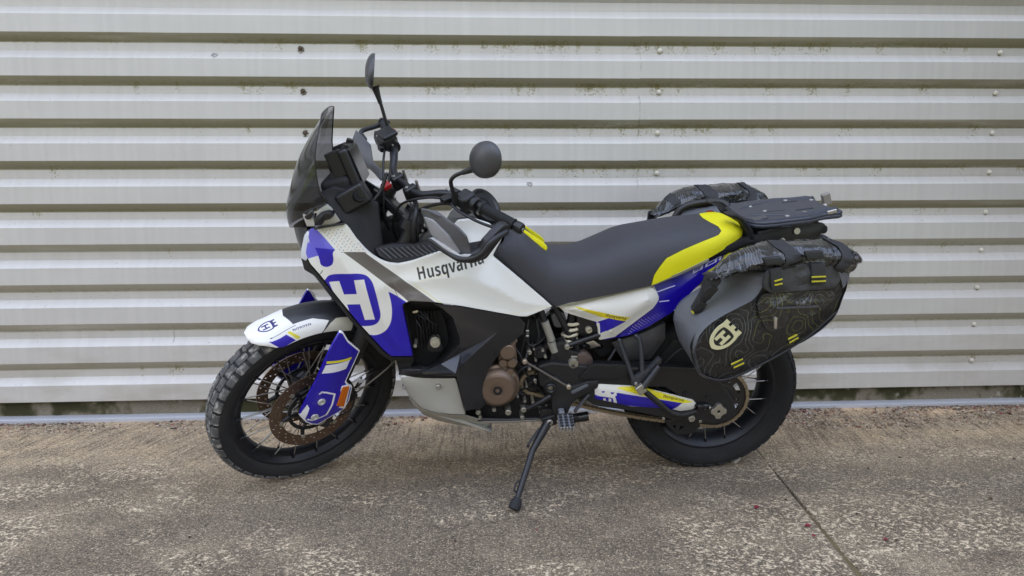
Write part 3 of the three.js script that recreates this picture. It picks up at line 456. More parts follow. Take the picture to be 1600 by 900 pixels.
{ // sprocket, carrier and rear disc belong to the rear wheel
  const zc = 0.1, R0 = 0.1085, s = new THREE.Shape(), N = 45;
  for (let i = 0; i < N; i++) { const a = i / N * 2 * PI, w = 2 * PI / N; const q = (r, f) => s[i || f > 0.05 ? 'lineTo' : 'moveTo'](r * Math.cos(a + f * w), r * Math.sin(a + f * w)); q(R0, 0); q(R0, 0.25); q(R0 + 0.009, 0.45); q(R0 + 0.009, 0.55); q(R0, 0.78); }
  for (let i = 0; i < 6; i++) { const a = i / 6 * 2 * PI + 0.2, p = new THREE.Path(), r = 0.083; const A0 = a - 0.26, A1 = a + 0.26; p.absarc(0, 0, r + 0.008, A0, A1, false); p.absarc(0, 0, r - 0.008, A1, A0, true); s.holes.push(p); }
  for (let i = 0; i < 6; i++) { const a = i / 6 * 2 * PI + 0.2 + PI / 6, p = new THREE.Path(); p.absarc(0.078 * Math.cos(a), 0.078 * Math.sin(a), 0.005, 0, 2 * PI, true); s.holes.push(p); }
  add('sprocket', new THREE.ExtrudeGeometry(s, { depth: 0.006, bevelEnabled: false, curveSegments: 8 }).translate(0, 0, zc - 0.003), M.sprocket, rw);
  add('sprocket_carrier', turned([[0.02, -0.03], [0.064, -0.03], [0.064, 0.004], [0.055, 0.008], [0.02, 0.008]], V(0, 0, zc), V(0, 0, 1), 30), M.satin, rw);
  add('brake_disc', turned([[0.09, -0.003], [0.13, -0.003], [0.13, 0.003], [0.09, 0.003], [0.09, -0.003]], V(0, 0, -0.09), V(0, 0, 1), 40), M.disc, rw);
}
{ // chain: side plates and rollers link by link round the two sprockets
  const zc = 0.1, fs = L(832, 597, 0.1), C = V(XR, RR, 0), R = 0.1135, r = 0.041, path = [];
  const d = V(C.x - fs.x, C.y - fs.y, 0), D = d.length(), base = Math.atan2(d.y, d.x), off = Math.asin((R - r) / D);
  const ang = base + PI / 2 + off, angB = base - PI / 2 - off;
  for (let i = 0; i <= 24; i++) { const a = ang + (angB + 2 * PI - ang) * i / 24; path.push(V(fs.x + r * Math.cos(a), fs.y + r * Math.sin(a), zc)); }
  const b0 = path[path.length - 1], b1 = V(C.x + R * Math.cos(angB), C.y + R * Math.sin(angB), zc); for (let i = 1; i < 14; i++) { const t = i / 14, p = b0.clone().lerp(b1, t); p.y -= 0.020 * Math.sin(PI * t); path.push(p); }
  for (let i = 0; i <= 48; i++) { const a = angB + (ang - angB) * i / 48; path.push(V(C.x + R * Math.cos(a), C.y + R * Math.sin(a), zc)); }
  path.push(path[0].clone());
  const pc = polyCurve(path), Ln = pc.getLength(), n = Math.round(Ln / 0.015875 / 2) * 2, P = []; for (let i = 0; i < n; i++) P.push(pc.getPointAt(i / n));
  const parts = [];
  const s = new THREE.Shape(); s.absarc(-0.0079, 0, 0.0066, PI / 2 - 0.5 + 0.5, 3 * PI / 2, false); s.bezierCurveTo(-0.003, -0.0052, 0.003, -0.0052, 0.0079, -0.0066); s.absarc(0.0079, 0, 0.0066, -PI / 2, PI / 2, false); s.bezierCurveTo(0.003, 0.0052, -0.003, 0.0052, -0.0079, 0.0066);
  const lk = new THREE.ExtrudeGeometry(s, { depth: 0.0018, bevelEnabled: false, curveSegments: 5 }), pin = new THREE.CylinderGeometry(0.0026, 0.0026, 0.021, 8).rotateX(PI / 2), rol = new THREE.CylinderGeometry(0.0048, 0.0048, 0.008, 8).rotateX(PI / 2);
  for (let i = 0; i < n; i++) { const a = P[i], b = P[(i + 1) % n], an = Math.atan2(b.y - a.y, b.x - a.x), m = a.clone().add(b).multiplyScalar(0.5), out = i % 2; for (const sd of [-1, 1]) { const z = sd > 0 ? (out ? 0.0078 : 0.0054) : (out ? -0.0096 : -0.0072); parts.push(lk.clone().rotateZ(an).translate(m.x, m.y, m.z + z)); } parts.push(pin.clone().translate(a.x, a.y, a.z), rol.clone().translate(a.x, a.y, a.z)); }
  add('chain', parts, M.chain, bike, { kind: 'stuff' });
  add('front_sprocket', turned([[0.012, 0.008], [0.03, 0.008], [r - 0.004, 0.003], [r, 0], [r - 0.004, -0.003], [0.012, -0.008]], V(fs.x, fs.y, zc), V(0, 0, 1), 26), M.sprocket, bike);
  add('bolt', boltG(V(fs.x, fs.y, zc + 0.008), 0.014, 0.008), M.steel, bike);
}
// ------------------------------------------------------------------ bodywork with its printed graphics
const G = {};
G.side = panel([[483, 359, .125], [493, 357, .135], [512, 354, .14], [540, 349, .145], [548, 360, .15], [556, 372, .155], [572, 392, .165, .02], [588, 404, .17, .02], [604, 411, .175, .02], [622, 413, .18], [645, 408, .18], [668, 400, .18], [692, 392, .17], [702, 362, .14, .01], [715, 345, .125], [740, 342, .11], [765, 350, .10], [786, 370, .10], [776, 388, .118], [770, 400, .128], [790, 417, .14], [817, 440, .15], [864, 479, .15], [824, 495, .175], [812, 495, .18], [720, 478.5, .21], [680, 473, .215], [640, 471, .21], [628, 476, .205, .01], [645, 557, .185], [611, 557, .18], [600, 548, .175], [560, 505, .165], [525, 462, .155], [500, 430, .145], [484, 412, .135], [477, 396, .125], [480, 378, .12]], { t: .012, bulge: .022, reach: .075, roll: .004, round: .006, grid: .02 });
G.rear = panel([[870, 478, .135], [884, 474, .14], [1014, 447, .15], [1026, 454, .155, .01], [1031, 468, .155, .012], [1021, 482, .155], [961, 527, .145], [936, 532, .14, .006], [934, 512, .145], [929, 503, .145, .006], [884, 489, .14]], { t: .01, bulge: .02, reach: .03, roll: .004, dz: (x, y, d) => 0 });
G.tail = panel([[1014, 447, .123], [1060, 429, .123], [1107, 408, .118], [1147, 391, .108], [1146, 399, .113], [1110, 427, .128], [1076, 462, .133], [1050, 489, .133], [1010, 513, .128], [985, 524, .128], [946, 532, .123], [938, 530, .118], [990, 470, .123]], { t: .012, bulge: .006, reach: .03, roll: .004 });
G.arm = panel([[929, 602, .172], [936, 600.5, .172], [992, 603.5, .172], [1040, 614, .172], [1083, 625, .172], [1089, 632, .172], [1083, 640, .172], [1064, 642.5, .172], [1040, 638, .172], [985, 635, .172], [968, 631, .172], [930, 623, .172]], { t: .004, bulge: .006, reach: .012, roll: .0015 });
const LW = 2048, LH = 1126;
const livery = canvasTex(LW, LH, (g) => {
  const pp = (P, x, y) => { const p = P.userData.at(x, y); return [UVX(p.x) * LW, (1 - UVY(p.y)) * LH]; };
  const path = (P, pts) => { g.beginPath(); pts.forEach(([x, y], i) => g[i ? 'lineTo' : 'moveTo'](...pp(P, x, y))); g.closePath(); };
  const fill = (P, pts, c) => { path(P, pts); g.fillStyle = c; g.fill(); };
  const curve = (pts, n = 6) => new THREE.CatmullRomCurve3(pts.map(([x, y]) => V(x, y, 0)), false, 'centripetal').getPoints(pts.length * n).map((p) => [p.x, p.y]);
  const text = (P, s, a, b, h, font, c, sk = 0) => { const p = pp(P, ...a), q = pp(P, ...b), w = Math.hypot(q[0] - p[0], q[1] - p[1]); g.save(); g.translate(...p); g.rotate(Math.atan2(q[1] - p[1], q[0] - p[0])); g.font = font.replace('SZ', '100px'); const m = g.measureText(s).width, hp = Math.abs(pp(P, a[0], a[1] - h)[1] - p[1]); g.transform(1, 0, sk, 1, 0, 0); g.scale(w / m, hp / 71); g.fillStyle = c; g.fillText(s, 0, 0); g.restore(); };
  const WH = '#dedcd3', BL = '#1b0a9e', YE = '#e3d800', GY = '#605955';
  g.fillStyle = WH; g.fillRect(0, 0, LW, LH);
  const S = G.side;
  fill(S, [[476, 356], [493, 357], [524, 391], [514, 395], [482, 404], [474, 404]], '#625dc6');
  fill(S, curve([[492, 387], [523, 390]]).concat(curve([[523, 390], [520, 396], [521, 405], [519, 413], [511, 417], [502, 414], [499, 405], [496, 396], [492, 387]])), BL);
  fill(S, [[536, 394], [569, 394], [600, 416], [682, 474], [682, 480], [640, 480], [640, 473], [590, 434]], GY);
  g.strokeStyle = 'rgba(214,206,130,.9)'; g.lineWidth = 2.4; g.beginPath(); g.moveTo(...pp(S, 646, 444)); g.lineTo(...pp(S, 690, 474)); g.stroke(); g.strokeStyle = 'rgba(222,214,140,.6)'; g.lineWidth = 1.6; g.beginPath(); g.moveTo(...pp(S, 653, 440)); g.lineTo(...pp(S, 700, 428)); g.stroke(); g.beginPath(); g.moveTo(...pp(S, 790, 491)); g.lineTo(...pp(S, 864, 479)); g.stroke();
  fill(S, curve([[607, 456], [611, 472], [612.5, 488], [610, 505], [602, 517], [588, 523.5], [575, 523]]).concat([[590, 545], [600, 562], [650, 562], [640, 473], [636, 473]]), BL);
  fill(S, curve([[500, 444], [508, 437], [513, 431], [522, 428.6], [545, 428], [563, 428], [573, 431], [581, 440], [587, 458], [592, 478], [594.5, 493], [591, 503], [583, 508], [567, 509.5], [552, 510]]).concat([[520, 480]]), BL);
  fill(S, [[514, 440.5], [530, 439], [537.5, 460], [557.5, 459.5], [553, 437.8], [569, 436.6], [586, 499.3], [570, 500], [562.5, 475.6], [542.5, 476], [549, 497], [530, 480]], WH);
  for (let i = 0; i < 9; i++) for (let j = 0; j < 8; j++) { const x = 504 + j * 6.1 + i * 4.2 * 0.9 - (j > 5 ? 0 : 0), y = 359 + i * 4.4 + (j % 2) * 1.2; if (x < 500 + i * 3.6 + 4 || x > 536 + i * 4.8) continue; const p = pp(S, x, y); g.fillStyle = (i + j) % 3 ? 'rgba(90,86,120,.75)' : 'rgba(176,120,96,.8)'; g.beginPath(); g.arc(p[0], p[1], 1.7, 0, 7); g.fill(); }
  text(S, 'Husqvarna', [653, 437.5], [758, 410.5], 19.5, 'bold SZ sans-serif', '#2e2b28', 0.02);
  g.strokeStyle = 'rgba(60,54,50,.8)'; g.lineWidth = 1.5; g.beginPath(); g.moveTo(...pp(S, 613, 446)); g.lineTo(...pp(S, 625, 472)); g.stroke(); g.strokeStyle = '#14141a'; g.lineWidth = 1.8; g.beginPath(); g.moveTo(...pp(S, 504, 422)); g.quadraticCurveTo(...pp(S, 503, 427), ...pp(S, 494, 432)); g.stroke();
  // rear cover, tail, swingarm sticker
  const T = G.tail; fill(T, [[900, 560], [940, 380], [1160, 370], [1160, 420], [1050, 560]], BL);
  const R = G.rear; fill(R, [[866, 478], [884, 472], [1014, 445], [1027, 453], [1033, 468], [1022, 484], [961, 529], [934, 534], [932, 503], [884, 491]], WH);
  fill(R, [[896, 479], [905, 480], [985, 496], [976, 502], [938, 495]], '#d9c61c'); fill(R, [[933, 503], [951, 497], [978, 502], [941, 519], [938, 521], [937, 505]], BL);
  text(R, 'Husqvarna', [946, 494.5], [978, 499.5], 4.6, 'bold SZ sans-serif', '#2b2722');
  for (const [a, b] of [[[1023, 457.5], [1055, 446]], [[1030, 471.5], [1046, 469.5]]]) { g.strokeStyle = '#dcdcf0'; g.lineWidth = 4; g.beginPath(); g.moveTo(...pp(T, ...a)); g.lineTo(...pp(T, ...b)); g.stroke(); }
  for (let i = 0; i < 15; i++) for (let j = 0; j < 5; j++) { const x = 983 + i * 4.0 + j * 3.2 * 0.6, y = 521 - i * 2.3 - j * 3.6; if (j > 3 && i < 2 || j > 4 - Math.floor(i / 3.4)) continue; const p = pp(T, x, y); g.fillStyle = '#d8d8ee'; g.beginPath(); g.arc(p[0], p[1], 1.9 - 0.08 * i, 0, 7); g.fill(); }
  const digit = (pl) => fill(T, pl, '#e6e4f2'); const B = (x, y) => [1082 + x * 9.2 + y * 0.2, 428 - x * 4.6 - y];
  const box9 = (o, w, h, t) => { digit([B(o, 0), B(o + w, 0), B(o + w, h), B(o, h)]); };
  // 9 0 1 set in an outlined block face
  fill(T, [B(0, 0), B(1.75, 0), B(1.75, 6.4), B(0, 6.4)], '#e6e4f2'); fill(T, [B(.2, 3.6), B(1.3, 3.6), B(1.3, 5.0), B(.2, 5.0)], BL); fill(T, [B(-.05, 1.6), B(1.3, 1.6), B(1.3, 2.5), B(-.05, 2.5)], BL);
  fill(T, [B(2.1, 0), B(4.1, 0), B(4.1, 6.4), B(2.1, 6.4)], '#e6e4f2'); fill(T, [B(2.5, 1.6), B(3.7, 1.6), B(3.7, 4.8), B(2.5, 4.8)], BL);
  fill(T, [B(4.45, 0), B(4.85, 0), B(4.85, 6.4), B(4.1, 6.4), B(4.1, 5.2), B(4.45, 5.2)], '#e6e4f2'); fill(T, [B(5.0, 1.4), B(6.4, 1.6), B(7.2, 5.6), B(5.2, 5.2)], '#d9cf2a');
  const A = G.arm;
  fill(A, [[925, 596], [1095, 620], [1095, 645], [925, 640]], WH); fill(A, [[963, 606], [975, 604], [1000, 604], [1084, 628], [1066, 630], [1000, 617]], YE); fill(A, [[966, 614], [1066, 630], [1052, 639], [1050, 640], [925, 630], [929, 617]], BL); fill(A, [[1052, 639], [1066, 630], [1092, 630], [1092, 645], [1048, 643]], WH);
  fill(A, [[931, 618], [937, 616], [941, 612], [948, 612], [951, 615], [955, 612], [963, 613], [964, 618], [961, 619], [965, 632], [960, 632], [957, 622], [936, 619]], WH); fill(A, [[943, 622], [946, 622], [947, 626], [951, 627], [951, 622], [955, 623], [956, 631], [952, 630], [951, 628], [947, 628], [947, 630], [942, 629]], WH);
  fill(A, [[940, 611.5], [945, 611.2], [944, 613.6], [941, 613.6]], BL); fill(A, [[954, 613], [960, 613.4], [958, 616], [955, 615.6]], BL);
  text(A, 'Husqvarna', [1036, 620.5], [1068, 627.5], 4.4, 'bold SZ sans-serif', '#3a3418');
  // fine scuffs and dust specks
  for (let i = 0; i < 900; i++) { g.fillStyle = `rgba(120,112,96,${0.05 + 0.12 * rand()})`; g.fillRect(rand() * LW, rand() * LH, 1 + rand() * 2, 1 + rand()); }
});
M.livery = new THREE.MeshPhysicalMaterial({ map: livery, roughness: 0.3, clearcoat: 0.55, clearcoatRoughness: 0.12 });
add('tank_panel', G.side, M.livery, bike, { label: 'white and blue front side panel with large H emblem' });
add('tank_panel', mirror(G.side), M.white, bike);
add('side_cover', G.rear, M.livery, bike, { label: 'white side cover with yellow flash under the seat' }); add('side_cover', mirror(G.rear), M.white, bike);
add('tail_panel', G.tail, M.livery, bike, { label: 'blue tail panel printed 901' }); add('tail_panel', mirror(G.tail), M.blue, bike);
// black edge moulding down the front of the side panel, and the inner skin that joins both sides
const trim = panel([[483, 359, .112], [476, 392, .112], [484, 414, .122], [500, 432, .132], [525, 464, .142], [560, 507, .152], [600, 550, .162], [612, 558, .167], [646, 558, .172], [648, 567, .16], [636, 567, .158], [606, 562, .158], [592, 552, .152], [552, 507, .142], [517, 464, .132], [492, 432, .122], [475, 422, .112], [470, 404, .10], [471, 386, .10]], { t: .05, roll: .004 });
add('edge_moulding', trim, M.plastic, bike); add('edge_moulding', mirror(trim), M.plastic, bike);
// nose: headlight shell, lens and windscreen pods
const nose = grid([[453, 352, .02], [459, 372, .02], [466, 392, .02], [474, 412, .02], [492, 434, .02], [525, 476, .02]].map(([x, y, w], i) => { const c = L(x + 6, y, 0), e = L([480, 478, 479, 484, 500, 535][i], y, [.09, .105, .11, .115, .12, .12][i]); const r = []; for (let k = -8; k <= 8; k++) { const u = k / 8; r.push(V(c.x + (e.x - c.x) * u * u, c.y + (e.y - c.y) * u * u, e.z * u)); } return r; }), { flip: true });
add('headlight_shell', nose, M.gloss, bike);
const lensS = [[480, 361, .115], [484, 364, .125], [483, 399, .125], [478, 408, .115], [470, 404, .10], [470, 392, .10], [475, 368, .105]];
const lens = panel(lensS, { t: .02, bulge: .006, reach: .02 }); M.lens = std(0.62, 0.64, 0.68, 0.12, 0, { clearcoat: 1, clearcoatRoughness: 0.05 });
add('running_light', lens, M.lens, bike); add('running_light', mirror(lens), M.lens, bike);
const podL = panel([[472, 334, .115], [486, 328, .13], [492, 354, .135], [479, 354, .12]], { t: .03, bulge: .006, reach: .02 }), podW = panel([[475, 338, .12], [487, 331, .132], [489, 338, .134], [484, 343, .13], [478, 343, .124]].map(([x, y, w]) => [x, y, w + .005]), { t: .006, roll: .001 });
add('screen_bracket', podL, M.silver, bike); add('screen_bracket', mirror(podL), M.silver, bike); add('bracket_recess', podW, M.gloss, bike);
const pod2 = panel([[495, 330, .15], [510, 320, .152], [517, 325, .152], [524, 335, .15], [532, 346, .148], [518, 352, .146], [492, 357, .14]], { t: .02, bulge: .004, reach: .02 });
add('screen_pod', pod2, M.silver, bike); add('screen_pod', mirror(pod2), M.silver, bike);
add('air_duct', [panel([[491, 353, .16], [492, 341, .165], [500, 334, .17], [512, 331, .17], [519, 333, .17], [521, 338, .168], [515, 343, .168], [506, 345, .168], [503, 352, .16]].map(([x, y, w]) => [x, y, w + .012]), { t: .06, bulge: .010, reach: .012, round: .003 }), panel([[490, 356, .152], [540, 347.5, .152], [538, 351, .154], [491, 359.5, .154]], { t: .01, roll: .001 })], M.plastic, bike);
// windscreen
{
  const near = [[503, 178, .115], [498, 200, .14], [494, 225, .155], [492, 250, .165], [494, 278, .17], [500, 300, .175], [509, 314, .175], [479, 333, .125], [476, 353, .105]], ctr = [[513, 168], [489, 201], [477, 227], [466, 251], [457, 281], [451, 306], [448.5, 321], [449.5, 338], [453, 352]];
  const row = (i, off) => { const e = L(...near[i]), c = L(ctr[i][0], ctr[i][1], 0), r = []; for (let k = -10; k <= 10; k++) { const u = k / 10; r.push(V(c.x + (e.x - c.x) * Math.abs(u) ** 2.2 + off, c.y + (e.y - c.y) * Math.abs(u) ** 2.2, e.z * u)); } return r; };
  const rows = [0, 2, 3, 5, 6, 7, 8].map((i) => row(i, 0)), fine = []; const cols = rows[0].length; const cv = Array.from({ length: cols }, (_, j) => spline(rows.map((r) => r[j]), 32)); for (let i = 0; i <= 32; i++) fine.push(cv.map((c) => c[i]));
  const smoke = new THREE.MeshPhysicalMaterial({ color: new THREE.Color().setRGB(0.24, 0.24, 0.25), transmission: 1, thickness: 0, roughness: 0.1, ior: 1.45, side: THREE.DoubleSide });
  const ws = add('windscreen', grid(fine, { flip: true }), smoke, bike, { label: 'smoked windscreen' });
  const edge = [...fine.map((r) => r[cols - 1])], edge2 = fine.map((r) => r[0]), topE = fine[0];
  add('screen_edge', [tube(edge.slice(0, 28), .0022, { n: 60, s: 6 }), tube(edge2.slice(0, 28), .0022, { n: 60, s: 6 }), tube(topE, .0022, { n: 40, s: 6 })], M.gloss, ws);
}
// cockpit: inner skin, dashboard, switches
const ck = panel([[497, 303, .13], [520, 292, .12], [560, 300, .105], [590, 318, .10], [600, 400, .12], [586, 404, .15], [558, 376, .15], [543, 351, .145], [530, 344, .145], [512, 318, .14]], { t: .02, bulge: -.02, reach: .05 });
add('cockpit_panel', [ck, mirror(ck), box(V(-.56, 1.06, 0), .10, .20, .2, [0, 0, .25], .02), box(V(-.45, .90, -.06), .18, .16, .1, [0, 0, .3], .02)], M.matte, bike);
const dash = add('dashboard', [box(V(-.532, 1.185, 0), .035, .135, .19, [0, 0, .35], .012), box(V(-.57, 1.16, 0), .06, .1, .1, [0, 0, .35], .02)], M.plastic, bike);
add('display', box(V(-.512, 1.192, 0), .004, .115, .165, [0, 0, .35], .002), M.gloss, dash);
for (const m of [1, -1]) add('screen_mount', [rod(V(-.545, 1.26, .06 * m), V(-.60, 1.12, .075 * m), .012, .014, 8), box(V(-.572, 1.20, .075 * m), .05, .085, .02, [0, 0, .4])], M.plastic, bike);
{ const c = L(561, 306, .128); add('power_socket', turned([[0, .004], [.012, .004], [.013, .010], [.019, .010], [.021, .004], [.022, -.03]], c, V(.5, .35, 1), 20), M.gloss, bike); add('socket_housing', box(V(c.x - .02, c.y - .01, c.z - .03), .1, .07, .07, [0, 0, .5], .012), M.plastic, bike); }
// fuel tank core, cap area and ribbed knee pad in the recess
add('fuel_tank', [grid([[-.40, .86, .10, .80], [-.32, .93, .13, .80], [-.24, .99, .14, .80], [-.14, 1.0, .13, .80], [-.05, .985, .115, .80]].map(([x, yt, w, yb]) => { const r = []; for (let k = 0; k <= 16; k++) { const a = PI * k / 16; r.push(V(x, yb + (yt - yb) * Math.sin(a) ** .6, w * Math.sign(Math.cos(a)) * Math.abs(Math.cos(a)) ** .7)); } return r; }), { flip: true })], M.plastic, bike);
const rec = panel([[586, 388, .145], [610, 383, .14], [650, 380, .14], [700, 372, .12], [700, 396, .165], [662, 402, .17], [640, 408, .17], [622, 411, .17], [606, 408, .165], [592, 400, .16]], { t: .02, bulge: -.012 });
add('tank_pad', [rec, mirror(rec)], M.matte, bike);
for (let i = 0; i < 11; i++) { const x = 594 + i * 8.4; add('pad_rib', tube([L(x, 389 - i * .6, .15), L(x + 7, 395 - i * .5, .157), L(x + 17, 404 - i * .9, .166)], .0024, { s: 6 }), M.greyp, bike); }
// ------------------------------------------------------------------ seat
{
  const st = [[[788, 366, .03], [774, 392, .105]], [[800, 357, .03], [788, 414, .12]], [[812, 356, .03], [806, 428, .13]], [[835, 373, .03], [835, 453, .138]], [[856, 389, .03], [866, 480, .145]], [[885, 392.5, .03], [890, 474, .152]], [[912, 388, .03], [925, 466, .16]], [[940, 377, .03], [960, 459, .168]], [[970, 364, .03], [990, 452, .168]], [[1005, 356.5, .03], [1017, 446, .165]], [[1060, 347.5, .03], [1065, 425, .155]], [[1102, 344, .03], [1110, 402, .145]], [[1135, 340, .03], [1142, 383, .125]], [[1153, 347, .03], [1157, 374, .1]]];
  const K = 14, rowsC = st.map(([t, b]) => { const T = L(...t), B = L(...b), r = []; for (let k = -K; k <= K; k++) { const a = (k / K) * PI / 2, s = Math.sign(k) * Math.abs(Math.sin(a)) ** 0.62, u = 1 - Math.abs(Math.cos(a)) ** 0.72; r.push(V(T.x + (B.x - T.x) * u, T.y + (B.y - T.y) * u, B.z * s)); } return r; });
  // cushion bulge in the rear half and a soft waist
  const cols = Array.from({ length: 2 * K + 1 }, (_, j) => spline(rowsC.map((r) => r[j]), 78)), rows = []; for (let i = 0; i <= 78; i++) rows.push(cols.map((c) => c[i]));
  const last = rows[78]; const cen = L(1158, 372, 0); for (const f of [0.35, 0.7, 1]) rows.push(last.map((p) => V(p.x + (cen.x - p.x) * f, p.y + (cen.y - .015 - p.y) * f, p.z * (1 - f))));
  const us = rows.map((_, i) => Math.min(13.2, i / 78 * 13) / 13.2);
  const SW = 1024, SH = 512, tex = canvasTex(SW, SH, (g) => {
    const X = (s) => s / 13.2 * SW, col = (v) => SH / 2 * (1 + v); // v -1 (right) .. 1 (left edge)
    g.fillStyle = '#38383d'; g.fillRect(0, 0, SW, SH);
    for (let i = 0; i < 26000; i++) { const v = 46 + 22 * rand(); g.fillStyle = `rgba(${v},${v},${v + 4},.35)`; g.fillRect(rand() * SW, rand() * SH, 1.3, 1.3); }
    const yl = '#e0d800';
    for (const m of [1, -1]) { const Y = (v) => SH - col(v * m) ; g.fillStyle = '#8d8618'; }
    for (const m of [1, -1]) { g.fillStyle = yl; g.beginPath(); [[9.0, 1.0], [9.08, .93], [9.45, .76], [10, .70], [10.7, .64], [11.25, .60], [11.38, .52], [11.3, .35], [11.1, .16], [11.0, 0], [13.4, 0], [13.4, 1.02], [9, 1.02]].forEach(([s, v], i) => g[i ? 'lineTo' : 'moveTo'](X(s), SH / 2 + m * v * SH / 2)); g.closePath(); g.fill(); g.strokeStyle = 'rgba(40,38,30,.8)'; g.lineWidth = 3; g.beginPath(); [[9.0, 1.0], [9.08, .93], [9.45, .76], [10, .70], [10.7, .64], [11.25, .60], [11.38, .52], [11.3, .35], [11.1, .16], [11.0, 0]].forEach(([s, v], i) => g[i ? 'lineTo' : 'moveTo'](X(s), SH / 2 + m * v * SH / 2)); g.stroke(); }
    g.strokeStyle = 'rgba(90,90,96,.5)'; g.lineWidth = 2;
  }, true, false);
  const grain = pixelTex(256, 256, (x, y) => { const v = 255 * (0.6 * hash(x, y) + 0.4 * vn(x / 3, y / 3)); return [v, v, v]; }, false); grain.repeat.set(14, 6);
  const seatM = new THREE.MeshPhysicalMaterial({ map: tex, roughness: 0.55, bumpMap: grain, bumpScale: 0.0008 });
  const seat = add('seat', grid(rows, { us, flip: false }), seatM, bike, { label: 'dark grey seat with bright yellow rear band' });
  // the yellow pad at the front of the seat
  const py = [[806, 354], [812, 355.5], [835, 371], [850, 381], [856, 387], [854, 392], [848, 393.5], [836, 386], [820, 373], [806, 363]].map(([x, y]) => [x, y, .055]);
  const pad = panel(py, { t: .02, roll: .004, bulge: .003, reach: .01 });
  add('yellow_pad', [pad], M.yellow, seat, { label: 'yellow strip at the front of the seat' }); add('yellow_pad', mirror(pad), M.yellow, seat);
  const seam = panel([[771, 399, .125], [776, 398, .128], [868, 479, .15], [864, 484, .15]], { t: .06, roll: .001 }); add('seat_gasket', [seam, mirror(seam)], M.matte, seat);
  const lip = panel([[868, 480, .146], [890, 473.5, .154], [1014, 445.5, .162], [1060, 427, .158], [1108, 404, .15], [1108, 409, .148], [1060, 431, .155], [1014, 449, .16], [890, 478, .152]], { t: .05, roll: .001 }); add('seat_rail', [lip, mirror(lip)], std(0.3, 0.29, 0.22, 0.5), seat);
}
